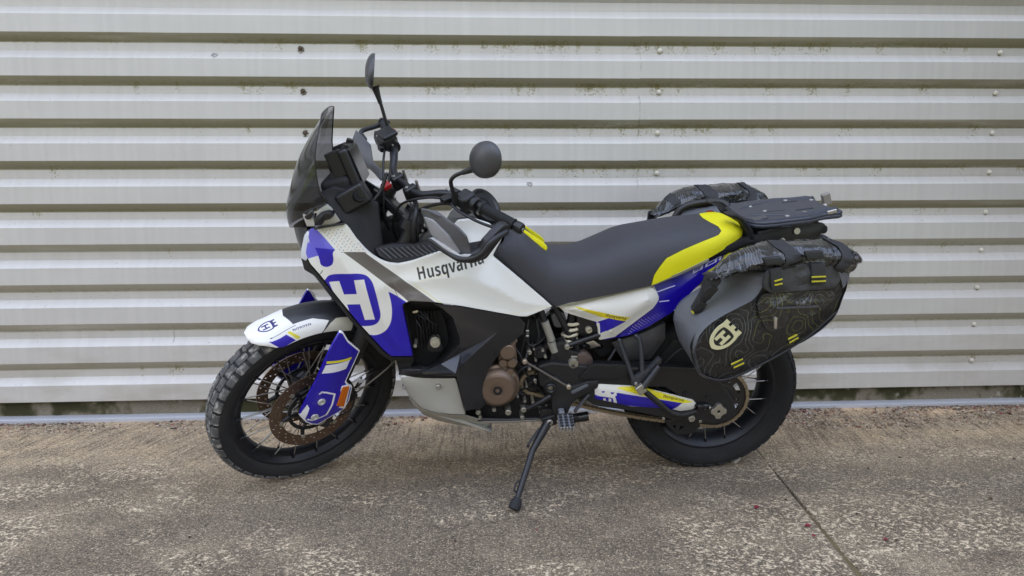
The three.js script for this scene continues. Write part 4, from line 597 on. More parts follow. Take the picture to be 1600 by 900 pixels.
// ------------------------------------------------------------------ lower fairing, skid plate
{
  const q = (x, y, w) => L(x, y, w);
  const up = facets({ a: q(676, 474, .214), b: q(722, 480, .212), c: q(812, 496, .182), d: q(821, 506, .165), e: q(817, 521, .165), f: q(777, 519, .19), g: q(764, 528, .20), h: q(720, 551.5, .206), i: q(689, 569, .21), j: q(718, 538, .214), k: q(719, 530, .214), l: q(708, 496, .214), m: q(690, 481, .212) },
    [['m', 'b', 'a'], ['l', 'b', 'm'], ['l', 'c', 'b'], ['l', 'f', 'c'], ['c', 'f', 'd'], ['d', 'f', 'e'], ['l', 'g', 'f'], ['k', 'g', 'l'], ['k', 'h', 'g'], ['j', 'h', 'k'], ['j', 'i', 'h']], .006);
  add('engine_fairing', toCreasedNormals(up, .4), M.fairing, bike, { label: 'black upper flank of the engine fairing' });
  const lo = facets({ e: q(817, 521, .165), f: q(777, 519, .19), g: q(764, 528, .20), h: q(720, 551.5, .206), i: q(689, 569, .21), n: q(660, 581, .232), o: q(712, 583, .25), p: q(721, 570, .25), r: q(713, 588, .248), s: q(727, 642, .214), t: q(752, 638, .172), u: q(761, 629, .166), v: q(761, 580, .168), w: q(782, 551, .168), x: q(771, 525, .196), n2: q(661, 585, .214), z: q(775, 560, .168) },
    [['f', 'x', 'g'], ['g', 'x', 'p'], ['g', 'p', 'h'], ['h', 'p', 'o'], ['h', 'o', 'i'], ['i', 'o', 'n'], ['n', 'o', 'r', 'n2'], ['e', 'w', 'f'], ['f', 'w', 'x'], ['x', 'w', 'z'], ['x', 'z', 'p'], ['p', 'z', 'v'], ['p', 'v', 'o'], ['o', 'v', 'r'], ['r', 'v', 'u'], ['r', 'u', 't'], ['r', 't', 's']].map((f) => f.slice().reverse()), .006);
  add('engine_fairing', toCreasedNormals(lo, .4), M.fairing, bike, { label: 'folded lower leg of the engine fairing' });
  add('engine_fairing', [mirror(up), mirror(lo)], M.plastic, bike);
  // radiator recess: side plates, fins, mounting and wires
  add('radiator_shroud', [panel([[632, 470, .105], [690, 474, .105], [716, 500, .105], [724, 540, .105], [700, 575, .105], [640, 588, .105], [628, 560, .105]], { t: .012, roll: .001 })], M.matte, bike);
  add('duct_wall', facets({ a: q(684, 474, .212), b: q(708, 496, .213), c: q(719, 530, .213), d: q(718, 538, .213), e: q(689, 569, .208), f: q(660, 581, .214), a2: q(688, 484, .10), b2: q(694, 500, .10), c2: q(700, 528, .10), d2: q(699, 538, .10), e2: q(678, 566, .11), f2: q(652, 580, .12) }, [['a', 'b', 'b2', 'a2'], ['b', 'c', 'c2', 'b2'], ['c', 'd', 'd2', 'c2'], ['d', 'e', 'e2', 'd2'], ['e', 'f', 'f2', 'e2']], .004), M.plastic, bike);
  add('duct_wall', facets({ a: q(640, 471, .2), b: q(684, 474, .212), c: q(690, 485, .11), d: q(646, 484, .11) }, [['a', 'b', 'c', 'd']], .004), M.matte, bike);
  add('duct_wall', panel([[632, 475, .18], [646, 556, .17], [640, 585, .15], [625, 588, .13], [618, 560, .14]], { t: .02 }), M.matte, bike); add('duct_floor', panel([[628, 583, .155], [660, 579, .20], [712, 582, .21], [712, 596, .2], [628, 592, .15]], { t: .03 }), M.matte, bike);
  for (let i = 0; i < 7; i++) add('radiator_fin', rod(L(648 + i * 5, 486, .13), L(655 + i * 5, 545, .13), .0035, .0035, 6), M.satin, bike);
  add('radiator', box(V(-.40, .62, 0), .05, .28, .27, [0, 0, .25]), M.matte, bike);
  add('rubber_mount', turned([[0, .012], [.006, .012], [.008, .009], [.0155, .009], [.0175, .004], [.0175, -.03]], L(680, 535, .17), V(0, 0, 1), 22), std(0.36, 0.32, 0.23, .5), bike); add('mount_bracket', panel([[666, 546, .165], [671, 528, .165], [678, 522, .165], [688, 530, .165], [694, 548, .165], [676, 552, .165]], { t: .012, round: .01 }), M.plastic, bike);
  bolt(649, 540, .175, .006, M.zinc); bolt(637, 524, .178, .004, M.zinc);
  for (const [a, b, c] of [[[648, 490], [662, 498], [666, 516]], [[655, 486], [676, 505], [690, 508]], [[650, 500], [658, 514], [660, 524]], [[664, 488], [670, 500], [668, 515]]]) add('wire', tube([L(...a, .155), L(...b, .17), L(...c, .155)], .0022, { s: 6 }), M.cable, bike);
  add('wire_clip', box(L(649, 487, .17), .02, .008, .008, [0, 0, .2]), std(.5, .42, .25, .5), bike);
  // skid plate
  const sp = panel([[624, 589, .165], [627, 585.5, .155], [711, 590.5, .205], [714, 596, .208], [728, 649, .185], [706, 648, .188], [684, 646, .17], [660, 640, .14], [638, 619, .135]], { t: .012, roll: .006, round: .007, bulge: .004, reach: .02, dz: (x, y, d) => 0 });
  const sl = facets({ a: q(638, 619, .131), b: q(660, 640, .136), c: q(684, 646, .166), d: q(706, 648, .184), e: q(728, 649, .181), f: q(762, 659, .135), g: q(766, 664, .115), h: q(752, 668, .09), i: q(720, 665, .06), j: q(686, 658, .05), k: q(660, 647, .045), l: q(646, 632, .06) }, [['b', 'a', 'l'], ['b', 'l', 'k'], ['c', 'b', 'k'], ['c', 'k', 'j'], ['d', 'c', 'j'], ['d', 'j', 'i'], ['e', 'd', 'i'], ['e', 'i', 'h'], ['f', 'e', 'h'], ['g', 'f', 'h']].map((f) => f.slice().reverse()), .004);
  const sk = add('skid_plate', sp, M.skidM, bike, { label: 'silver skid plate under the engine' }); add('skid_plate', mirror(sp), M.skidM, bike);
  add('skid_underside', toCreasedNormals(clean(sl), .7), M.skidM, sk); add('skid_underside', mirror(sl), M.skidM, sk);
  const pl = plate([L(640, 622, .12), L(684, 648, .12), L(768, 668, .1), L(700, 640, .1)], [], .13, .26, 0); add('skid_floor', pl, M.silver, sk);
  bolt(684.5, 605, .204, .0085, M.steel, .004); bolt(631, 606, .158, .006, M.steel, .004); bolt(761.5, 669.5, .1, .006, M.satin, .004);
  add('rubber_edge', panel([[622, 586, .15], [628, 576, .15], [658, 577, .19], [662, 583, .2], [640, 586, .17]], { t: .03 }), M.plastic, bike);
}
// ------------------------------------------------------------------ engine and frame
{
  const block = (pts, w, t, name, mat = M.matte) => add(name, panel(pts.map(([x, y]) => [x, y, w]), { t, roll: .006, round: .01, step: .02, grid: .06 }), mat, bike);
  block([[700, 560], [745, 500], [830, 495], [880, 560], [880, 640], [850, 660], [740, 655], [716, 640]], .092, .19, 'crankcase');
  block([[640, 600], [720, 590], [740, 655], [700, 648]], .09, .18, 'sump', M.matte);
  block([[600, 470], [700, 470], [760, 500], [830, 500], [850, 470], [820, 430], [640, 430]], .09, .18, 'cylinder_head', M.matte);
  block([[880, 470], [1010, 440], [1040, 470], [1000, 530], [940, 560], [900, 520]], .07, .14, 'airbox', M.matte);
  // stator cover
  const c = L(777, 606, .16), R = .0745;
  const sc = add('stator_cover', turned([[0, .036], [.010, .036], [.0165, .036], [.0168, .032], [.022, .032], [.024, .034], [R - .022, .034], [R - .0205, .032], [R - .018, .032], [R - .014, .028], [R - .006, .018], [R - .002, .006], [R + .004, .002], [R + .006, 0], [R + .006, -.05]], V(c.x, c.y, .145), V(0, 0, 1), 48), M.bronze, bike, { label: 'bronze round stator cover' });
  add('inspection_plug', turned([[0, .002], [.007, .002], [.008, .006], [.0165, .006], [.0165, -.004]], V(c.x, c.y, .145 + .032), V(0, 0, 1), 20), M.gloss, sc);
  const wp = [[793, 549, .158, .030], [800, 534, .15, .014], [786, 566, .15, .016], [800, 566, .152, .018], [797, 580, .15, .015]];
  for (const [x, y, w, r] of wp) add('pump_housing', turned([[0, .012], [r * .8, .012], [r * .93, .009], [r, .002], [r, -.04]], L(x, y, w), V(0, 0, 1), 24), M.bronze, bike);
  add('pump_body', panel([[778, 560, .145], [790, 536, .145], [806, 538, .145], [808, 560, .145], [802, 584, .145], [784, 580, .145]], { t: .04, round: .012 }), M.bronze, bike);
  for (const [x, y, w, r] of [[806, 565, .155, .006], [801.5, 585, .155, .006], [806, 532, .15, .005], [793, 534, .15, .004], [792, 517, .155, .004], [827, 550.5, .15, .0085], [848, 547, .15, .0055], [852, 557, .15, .0055], [837, 563, .15, .004], [834, 545, .15, .004], [827, 576, .15, .006], [856, 571.5, .15, .005], [820, 626, .15, .006], [833, 629, .15, .006], [809, 619.5, .15, .004], [845, 644, .15, .006], [880, 624, .17, .006], [856, 643, .16, .005], [823, 603, .15, .004], [772, 640, .15, .007], [794, 644, .15, .011], [818, 640, .15, .01], [816, 652, .15, .008], [747, 644, .15, .009], [750, 651, .15, .006]]) bolt(x, y, w, r, rand() < .3 ? M.steel : M.zinc);
  // sprocket cover opening and clutch parts
  add('clutch_slave', [turned([[0, .02], [.012, .02], [.014, .016], [.022, .016], [.026, .008], [.028, -.02]], L(843, 548, .125), V(0, 0, 1), 24), turned([[0, .012], [.009, .012], [.011, .004], [.011, -.02]], L(853, 540, .125), V(0, 0, 1), 16)], M.satin, bike);
  const sc2 = L(832, 597, .135); const arc = (r, a0, a1, n = 10) => Array.from({ length: n + 1 }, (_, i) => V(sc2.x + r * Math.cos(a0 + (a1 - a0) * i / n), sc2.y + r * Math.sin(a0 + (a1 - a0) * i / n), .128));
  add('sprocket_guard', [tube(arc(.062, 1.2, 4.2), .006, { s: 8 }), tube([V(sc2.x, sc2.y, .13), ...arc(.062, 2.2, 2.2, 1)], .004, { s: 6 }), tube([V(sc2.x, sc2.y, .13), ...arc(.062, 3.9, 3.9, 1)], .004, { s: 6 }), tube([V(sc2.x, sc2.y, .13), ...arc(.06, 5.4, 5.4, 1)], .004, { s: 6 })], M.satin, bike);
  add('output_shaft', turned([[0, .012], [.008, .012], [.009, .018], [.014, .018], [.016, .012], [.024, .010], [.03, 0], [.03, -.02]], L(834, 596, .105), V(0, 0, 1), 24), M.satin, bike); add('shaft_nut', box(L(836, 596, .128), .013, .022, .006), M.steel, bike);
  // frame rails
  const fr = (pts, r, mat = M.satin, n) => add(n ?? 'frame_tube', tube(pts.map((p) => L(...p)), r, { s: 10, straight: true }), mat, bike);
  fr([[843, 480, .13], [870, 556, .14]], .0125); add('rail_sticker', [rod(L(851, 502, .1375), L(862, 532, .1395), .0138, .0138, 16)], std(.30, .285, .24, .55, .3), bike); add('rail_sticker', [rod(L(861, 534, .14), L(867, 549, .141), .0146, .0146, 16)], std(.30, .285, .24, .55, .3), bike);
  fr([[868, 482, .11], [900, 540, .12], [905, 560, .12]], .014); fr([[835, 492, .10], [820, 470, .11]], .016);
  // side plate carrying swingarm pivot and footpeg
  const fp = [[858, 568], [862, 552], [872, 534], [884, 534], [890, 548], [912, 552], [918, 560], [920, 577], [905, 582], [860, 578]];
  add('pivot_plate', panel(fp.map(([x, y]) => [x, y, .15]), { t: .03, round: .014, roll: .005 }), M.plastic, bike); add('pivot_plate', mirror(panel(fp.map(([x, y]) => [x, y, .15]), { t: .03, round: .014, roll: .005 })), M.plastic, bike);
  add('pivot_cover', panel([[902, 554, .156], [914, 549, .15], [926, 558, .148], [928, 572, .148], [918, 580, .15], [902, 578, .156]], { t: .02, round: .012, bulge: .004, reach: .01 }), std(.11, .08, .07, .4, .4), bike); add('pivot_bolt', [turned([[0, .008], [.0075, .008], [.009, .012], [.0155, .012], [.018, .006], [.018, -.01]], L(895.5, 567, .156), V(0, 0, 1), 20)], M.zinc, bike); bolt(886, 541.5, .155, .0095, M.zinc, .008); add('plate_badge', box(L(897, 557.5, .156), .022, .007, .003, [0, 0, -.05], .001), M.steel, bike);
  // rear sub-frame and shock
  add('bracket', panel([[901, 497, .125], [907, 492, .13], [930, 502, .135], [934, 508, .135], [934, 524, .13], [912, 526, .125], [902, 520, .125]], { t: .012, round: .006 }), M.plastic, bike); bolt(920, 515.5, .138, .0115, std(.42, .38, .28, .5, .4), .007);
  { const a = L(893, 494, .06), b = L(884, 530, .06), pts = []; for (let i = 0; i <= 60; i++) { const t = i / 60, th = t * 2 * PI * 4.2, p = a.clone().lerp(b, t); pts.push(V(p.x + .026 * Math.cos(th), p.y, p.z + .04 + .026 * Math.sin(th))); } add('shock_spring', tube(pts, .0062, { n: 150, s: 8 }), std(.55, .50, .36, .45), bike); add('shock_body', rod(L(895, 488, .1), L(886, 535, .1), .016), M.matte, bike); }
  add('reservoir', panel([[860, 492, .12], [878, 486, .12], [886, 498, .12], [882, 512, .12], [866, 512, .12]], { t: .05, round: .012, bulge: .006 }), M.greyp, bike);
  add('shock_link', panel([[883, 520, .11], [888, 517, .11], [884, 534, .11], [877, 536, .11]], { t: .02 }), std(.4, .42, .5, .35, .5), bike);
  fr([[890, 539, .14], [936, 523, .135]], .0095); fr([[912, 540, .1], [940, 540, .06]], .012);
  add('heat_shield', panel([[911, 537, .1], [928, 532, .1], [940, 541, .1], [922, 545, .1]], { t: .01 }), M.steel, bike);
  // wiring and hoses down the engine side
  for (const pts of [[[806, 512], [824, 528], [822, 560]], [[826, 500], [822, 520], [812, 560]], [[838, 500], [842, 528], [832, 545]], [[853, 565], [845, 577], [836, 583]], [[815, 520], [830, 540], [848, 530], [858, 512]], [[806, 545], [815, 560], [806, 575]], [[810, 590], [806, 612], [818, 632], [850, 636]]]) add('hose', tube(pts.map(([x, y], i) => L(x, y, .13 + .012 * (i % 2))), .0042, { s: 7 }), M.cable, bike);
  add('connector', [box(L(824, 521, .15), .012, .03, .01)], M.greyp, bike); for (const y of [517, 525]) add('connector_band', box(L(824, y, .156), .011, .006, .004), M.steel, bike);
  // gear linkage
  add('gear_rod', [tube([L(822, 566, .18), L(887, 604, .18)], .0042, { s: 8 })], std(.15, .13, .11, .45, .6), bike); for (const [x, y] of [[820, 565], [888.5, 604.5]]) add('rod_end', turned([[0, .008], [.006, .008], [.009, .004], [.009, -.006]], L(x, y, .183), V(0, 0, 1), 14), std(.4, .33, .24, .5, .7), bike);
  add('gear_lever', [tube([L(820, 565, .17), L(824, 552, .16)], .005), tube([L(826, 638, .19), L(845, 628, .2), L(858, 620, .2)], .0085, { s: 10 })], M.satin, bike);
  // footpeg hanger
  const hg = panel([[848, 604, .165], [850, 596, .17], [860, 588, .175], [872, 590, .178], [884, 600, .18], [896, 604, .18], [918, 596, .18], [936, 594, .176], [935, 606, .176], [912, 618, .18], [896, 628, .182], [890, 640, .185], [886, 650, .185], [866, 652, .18], [862, 640, .178], [862, 622, .172], [852, 614, .168]], { t: .022, round: .008, roll: .004, bulge: .003, reach: .01 });
  add('footpeg_hanger', hg, M.plastic, bike); add('footpeg_hanger', mirror(hg), M.plastic, bike);
  add('hanger_boss', turned([[.010, -.004], [.010, .006], [.0145, .009], [.019, .006], [.019, -.02]], L(860, 606, .18), V(0, 0, 1), 26), M.satin, bike); add('hanger_insert', turned([[0, -.004], [.010, -.004], [.010, -.01]], L(860, 606, .18), V(0, 0, 1), 20), M.zinc, bike);
  add('hanger_edge', panel([[892, 612, .186], [918, 600, .184], [920, 604, .184], [894, 617, .186]], { t: .004 }), std(.12, .13, .15, .35, .3), bike); add('hanger_strut', panel([[896, 644, .184], [918, 619, .182], [922, 617, .182], [900, 646, .184]], { t: .01, roll: .002 }), std(.09, .09, .1, .4, .3), bike);
  // footpeg
  const fpA = L(882, 650, .20), peg = add('footpeg', [box(V(fpA.x, fpA.y - .002, .236), .054, .016, .066, [.25, 0, 0], .005), box(V(fpA.x - .012, fpA.y + .01, .2), .02, .03, .03)], M.dusty, bike); for (let i = 0; i < 5; i++) for (let j = 0; j < 3; j++) add('peg_tread', box(V(fpA.x - .018 + j * .018, fpA.y + .013 - i * .0034, .212 + i * .013), .012, .009, .008, [0, 0, 0], .002), M.rubber, peg);
  for (let i = 0; i < 5; i++) add('peg_tooth', box(V(fpA.x - .022 + i * .011, fpA.y - .012, .269), .006, .020, .005, [0, 0, 0], .001), M.steel, peg);
  const pr = mirror(mg([box(V(fpA.x, fpA.y - .004, .245), .052, .018, .09, [0, 0, 0], .006)])); add('footpeg', pr, M.dusty, bike);
  // lower engine bar
  add('engine_bar', [tube([L(748, 655, .14), L(800, 656, .14), L(900, 652, .14)], .008, { straight: true })], M.satin, bike); add('bar_strip', [panel([[752, 658, .15], [800, 658, .15], [856, 655, .15], [856, 658, .15], [800, 661.5, .15], [758, 662, .15]], { t: .006, roll: .0015 })], M.steel, bike); add('exhaust_link', rod(L(886, 655, .1), L(919, 650, .1), .018), M.gloss, bike);
  // side stand
  const s0 = L(858, 656, .165), gk = hit(803, 796, .2, false); const foot = (() => { let lo = .15, hi = .45; for (let i = 0; i < 30; i++) { const m = (lo + hi) / 2, p = L(803, 794, m).applyMatrix4(bike.matrixWorld); if (p.y > 0.012) hi = m; else lo = m; } return L(803, 794, lo); })();
  const kn = s0.clone().lerp(foot, .36); kn.x -= .016;
  const ss = add('side_stand', [rod(s0, kn, .0175, .0115, 16), new THREE.SphereGeometry(.0117, 14, 10).translate(kn.x, kn.y, kn.z), rod(kn, foot.clone().lerp(s0, .05), .0115, .0105, 16), box(s0.clone().add(V(0, .0, .004)), .05, .04, .02, [0, 0, .3])], M.satin, bike, { label: 'black side stand propped on the concrete' });
  const dir = foot.clone().sub(s0).normalize(); add('stand_foot', [turned([[0, -.012], [.019, -.012], [.021, -.006], [.020, .012], [.014, .028], [0, .03]], foot.clone().addScaledVector(dir, -.008), dir.clone().negate(), 20)], M.rubber, ss);
  add('stand_tab', tube([s0.clone().lerp(foot, .70).add(V(-.013, 0, 0)), s0.clone().lerp(foot, .72).add(V(-.026, .004, .004)), s0.clone().lerp(foot, .80).add(V(-.024, 0, .004)), s0.clone().lerp(foot, .83).add(V(-.01, 0, 0))], .0035, { s: 8 }), M.satin, ss);
  const spr = []; { const a = L(844, 668, .185), b = L(826, 694, .21); for (let i = 0; i <= 90; i++) { const t = i / 90, th = t * 2 * PI * 14, p = a.clone().lerp(b, t); spr.push(V(p.x + .006 * Math.cos(th), p.y + .003 * Math.cos(th), p.z + .006 * Math.sin(th))); } } add('stand_spring', tube(spr, .0017, { n: 260, s: 5 }), M.greyp, ss);
  add('stand_bolt', boltG(s0.clone().add(V(0, 0, .016)), .011, .007), M.steel, ss); add('spring_hook', rod(L(826, 694, .205), L(824, 699, .208), .005), M.satin, ss);
  add('stand_bracket', panel([[846, 640, .165], [862, 640, .17], [880, 646, .17], [868, 660, .17], [852, 662, .168], [843, 652, .165]], { t: .02, round: .006 }), M.plastic, bike);
}
// ------------------------------------------------------------------ swingarm, passenger peg, chain guide
{
  const P = (a) => a.map(([x, y]) => L(x, y, .135));
  const outer = P([[838, 566], [860, 560], [925, 567], [1040, 569], [1098, 574], [1122, 590], [1140, 616], [1146, 636], [1136, 650], [1108, 655], [1050, 650], [985, 636], [925, 627], [905, 610], [842, 598]]), hole = P([[1003, 595.5], [1036, 595], [1060, 611], [1052, 613], [1006, 605]]);
  const sa = add('swingarm', plate(bevelLoop(outer, .012), [hole], .168, .06, .006), M.plastic, bike, { label: 'black swingarm' }); add('swingarm', mirror(plate(bevelLoop(outer, .012), [hole], .168, .06, .006)), M.plastic, bike);
  add('arm_rib', panel([[904, 592, .176], [920, 573, .176], [926, 569, .176], [985, 570, .176], [988, 580, .178], [968, 592, .178], [940, 594.5, .177]], { t: .008, roll: .003 }), M.satin, sa); add('arm_rib', panel([[1000, 571, .174], [1098, 575.5, .174], [1104, 584, .174], [1090, 581, .175], [1002, 579, .175]], { t: .006, roll: .003 }), M.satin, sa);
  add('arm_brace', tube([L(1016, 594, .15), L(1028, 606, .15)], .004), M.satin, sa); add('arm_brace', tube([L(1038, 595, .15), L(1022, 604, .15)], .004), M.satin, sa);
  add('swingarm_sticker', G.arm, M.livery, sa, { label: 'blue white and yellow sticker on the swingarm' });
  for (const [x, y] of [[1070, 615], [1106, 622]]) add('arm_hole', turned([[0, .002], [.009, .002], [.009, -.01]], L(x, y, .17), V(0, 0, 1), 14), M.gloss, sa);
  // axle nut and adjuster
  const nut = []; { const c = L(1120.5, 639.5, .165), s = new THREE.Shape(); for (let i = 0; i < 48; i++) { const a = i / 48 * 2 * PI, r = .0235 + .0035 * Math.sign(Math.cos(a * 4)) * Math.min(1, Math.abs(Math.cos(a * 4)) * 2); s[i ? 'lineTo' : 'moveTo'](c.x + r * Math.cos(a), c.y + r * Math.sin(a)); } const h = new THREE.Path(); h.absarc(c.x, c.y, .0075, 0, 2 * PI, true); s.holes.push(h); nut.push(new THREE.ExtrudeGeometry(s, { depth: .014, bevelThickness: .002, bevelSize: .002, bevelSegments: 2, curveSegments: 12 }).translate(0, 0, .168)); }
  add('axle_nut', nut, M.zinc, bike); { const c = L(1121, 640, .18); add('axle_bore', turned([[0, 0], [.008, 0], [.008, -.004]], V(c.x, c.y, .174), V(0, 0, 1), 16), M.matte, bike); }
  add('chain_adjuster', [turned([[0, .03], [.006, .03], [.007, .018], [.012, .016], [.014, 0], [.012, -.02]], L(1097, 634, .172), V(1, 0, 0), 16), rod(L(1085, 633, .172), L(1112, 637, .172), .006)], M.gloss, bike); for (const x of [1100, 1107]) add('adjuster_nut', turned([[0, .006], [.009, .006], [.009, 0]], L(x, 636, .172), V(1, 0, 0), 6), M.zinc, bike);
  bolt(1080, 653, .172, .0125, M.zinc, .01); bolt(1036.5, 653.5, .165, .006, M.zinc, .005); bolt(1094, 658, .165, .006, M.zinc, .004);
  // chain guide
  add('chain_guide', [plate(bevelLoop([[1036, 654], [1084, 652], [1094, 664], [1080, 676], [1056, 678], [1042, 664]].map(([x, y]) => L(x, y, .11)), .006), [[[1048, 660], [1056, 662], [1054, 670]], [[1062, 662], [1070, 664], [1058, 672]]].map((h) => h.map(([x, y]) => L(x, y, .11))), .12, .06, .003)], M.plastic, bike);
  add('chain_slider', panel([[905, 612, .085], [985, 634, .085], [1040, 644, .085], [1040, 650, .085], [980, 642, .085], [900, 622, .085]], { t: .03 }), M.rubber, bike);
  // passenger footpeg on its struts
  const bl = std(.045, .048, .055, .38, .3);
  add('peg_strut', [tube([L(968, 532, .155), L(990, 594, .19)], .0082)], bl, bike); add('peg_strut', tube([L(994, 525, .15), L(999, 530, .155), L(1004, 584, .185)], .0088), bl, bike); add('peg_strut', tube([L(962, 545, .09), L(948, 568, .1)], .006), bl, bike);
  add('peg_carrier', panel([[986, 598, .195], [990, 590, .195], [1012, 577, .19], [1030, 559, .185], [1035, 561, .185], [1033, 568, .185], [1014, 586, .192], [998, 602, .197], [990, 605, .197]], { t: .014, roll: .003 }), bl, bike);
  add('passenger_peg', [rod(L(1004, 606, .205), L(1030, 572, .20), .011, .009, 10)], bl, bike); add('peg_hinge', [box(L(1001, 608, .205), .034, .03, .02, [0, 0, -.9])], M.zinc, bike); bolt(993.5, 599, .2, .006, M.steel);
  add('chain_guard_arm', tube([L(1008, 612, .185), L(1030, 630, .185), L(1050, 645, .18), L(1066, 648, .178), L(1085, 643, .175)], .0105, { s: 12 }), M.plastic, bike);
  // exhaust silencer and hugger glimpsed behind
  add('rear_hugger', grid([[1000, 560], [1030, 535], [1050, 500], [1062, 470]].map(([x, y]) => [-.085, -.05, 0, .05, .085].map((z) => L(x, y, z * .9))), {}), M.matte, bike);
  add('silencer', [rod(L(980, 560, -.13), L(1050, 500, -.16), .05, .055, 24)], M.satin, bike); add('inner_fender', panel([[955, 535, .10], [1000, 522, .11], [1040, 505, .11], [1040, 530, .10], [1016, 562, .10], [975, 566, .095]], { t: .02, bulge: .01, reach: .02 }), M.greyp, bike);
  add('brake_line', tube([L(1020, 590, .13), L(1046, 560, .135), L(1066, 545, .14), L(1078, 545, .14)], .003), M.cable, bike);
  add('inner_guard', panel([[1030, 560, .08], [1052, 530, .08], [1086, 540, .08], [1100, 572, .08], [1040, 574, .08]], { t: .02 }), M.matte, bike);
}
// ------------------------------------------------------------------ tail, grab rails, luggage plate
{
  const tc = panel([[1102, 410, .135], [1118, 388, .135], [1136, 384, .132], [1160, 374, .125], [1196, 362, .11], [1204, 350, .10], [1228, 344, .09], [1290, 350, .07], [1282, 368, .075], [1262, 380, .09], [1222, 384, .105], [1170, 388, .12], [1130, 397, .135]], { t: .02, bulge: .006, reach: .02 });
  add('tail_cover', tc, M.plastic, bike); add('tail_cover', mirror(tc), M.plastic, bike);
  add('tail_deck', [box(V(.86, .965, 0), .20, .05, .17, [0, 0, .06], .015), box(V(1.0, .965, 0), .20, .03, .13, [0, 0, .0], .012)], M.matte, bike);
  const gr = [tube([L(1052, 398, .17), L(1110, 388, .165), L(1160, 352, .155), L(1196, 345, .14)].map((p) => V(p.x, p.y, p.z)), .001)];
  const gp = panel([[1137, 336, .115], [1150, 334, .12], [1163, 342, .125], [1176, 358, .125], [1180, 374, .122], [1172, 378, .12], [1166, 360, .12], [1156, 346, .118], [1146, 341, .116]], { t: .04, roll: .005, bulge: .003, reach: .01 });
  add('seat_surround', gp, M.plastic, bike); add('seat_surround', mirror(gp), M.plastic, bike);
  const far = [[1053, 342, -.17], [1064, 327, -.17], [1078, 320, -.168], [1126, 316, -.155], [1135, 320, -.14], [1142, 334, -.12]]; add('grab_rail', tube(far.map((p) => L(...p)), .0135, { s: 12 }), M.plastic, bike);
  add('rail_mount', [box(L(1150, 334, -.06), .06, .03, .12, [0, 0, .1], .01)], M.plastic, bike); add('red_tag', box(L(1110, 332, -.13), .024, .011, .03, [0, 0, .1], .004), M.red, bike);
  for (let i = 0; i < 3; i++) add('deck_rib', box(L(1186 + i * 4, 342 + i * 9, .10), .05, .012, .03, [0, 0, .25], .004), M.greyp, bike);
  // luggage plate: outline taken at its near edge and mirrored
  const n = [[1162, 312, .04], [1172, 318, .085], [1190, 333, .125], [1212, 347, .135], [1222, 351, .135], [1262, 350.5, .135], [1268, 344, .13], [1286, 339.5, .115], [1300, 337.5, .115], [1313, 330, .115], [1311, 318, .09], [1300, 308, .06]].map((p) => L(...p));
  const x0 = n[0].x, sl = .115, y0 = n[4].y - (n[4].x - x0) * sl; const half = n.map((p) => new THREE.Vector2(p.x, p.z)); const hs = (a) => a.map(([x, z]) => new THREE.Vector2(x0 + x, z));
  const full = [...half, ...half.slice().reverse().map((p) => new THREE.Vector2(p.x, -p.y))]; const sh = new THREE.Shape(full);
  for (const h of [[[.19, .05], [.25, .05], [.25, .062], [.19, .062]], [[.08, .03], [.085, .04], [.16, .045], [.16, .035]], [[.19, -.05], [.25, -.05], [.25, -.062], [.19, -.062]]]) sh.holes.push(new THREE.Path(hs(h)));
  const pg = new THREE.ExtrudeGeometry(sh, { depth: .012, bevelThickness: .003, bevelSize: .003, bevelOffset: -.003, bevelSegments: 2 }).rotateX(PI / 2); pg.applyMatrix4(new THREE.Matrix4().makeRotationZ(Math.atan(sl))); { const c = n[4]; pg.translate(0, 0, 0); pg.computeBoundingBox(); }
  { // seat the plate so that its near edge passes through the measured edge
    const c = n[4], r = Math.atan(sl); pg.translate(0, c.y - c.x * Math.sin(r) + .018, 0); }
  const rackM = std(.045, .048, .062, .4, .15); const rk = add('luggage_plate', pg, rackM, bike, { label: 'dark slotted luggage plate over the tail' });
  const rimp = half.map((p, i) => V(p.x, n[4].y + (p.x - n[4].x) * Math.sin(Math.atan(sl)) + .001, p.y)); const rimAll = [...rimp, ...rimp.slice().reverse().map((p) => V(p.x, p.y, -p.z))];
  add('plate_edge', [tube(rimAll, .0085, { n: 120, s: 8 }), tube(rimAll.map((p) => V(p.x, p.y + .010, p.z)), .0075, { n: 120, s: 8 })], rackM, rk); for (const m of [1, -1]) { add('plate_ridge', tube([V(x0 + .03, n[4].y + (x0 + .03 - n[4].x) * sl + .019, m * .045), V(x0 + .16, n[4].y + (x0 + .16 - n[4].x) * sl + .019, m * .10), V(x0 + .31, n[4].y + (x0 + .31 - n[4].x) * sl + .019, m * .085)], .006, { s: 8 }), rackM, rk); add('plate_slot', box(V(x0 + .115, n[4].y - .006, m * .1415), .036, .009, .006), M.matte, rk); }
  for (const [x, z] of [[.07, -.06], [.09, .02], [.21, -.085], [.29, -.05], [.2, .09], [.3, .03], [.13, .11]]) { const Y = n[4].y + (x0 + x - n[4].x) * sl + .020; add('plate_bolt', turned([[0, .004], [.007, .003], [.009, 0], [.009, -.004]], V(x0 + x, Y, z), V(-sl, 1, 0), 14), M.steel, rk); }
  add('plate_latch', box(L(1291, 311, -.085), .03, .045, .02, [0, 0, .35], .004), std(.3, .28, .26, .5, .5), rk); { const a = L(1300, 331, .118); add('plate_eye', box(a, .035, .014, .008, [0, 0, .25], .004), M.steel, rk); }
  add('plate_support', [rod(V(x0 + .08, n[4].y - .05, .06), V(x0 + .12, n[4].y - .0, .06), .012), rod(V(x0 + .08, n[4].y - .05, -.06), V(x0 + .12, n[4].y, -.06), .012), box(V(x0 + .17, n[4].y - .03, 0), .22, .03, .1, [0, 0, .05], .008)], M.matte, rk);
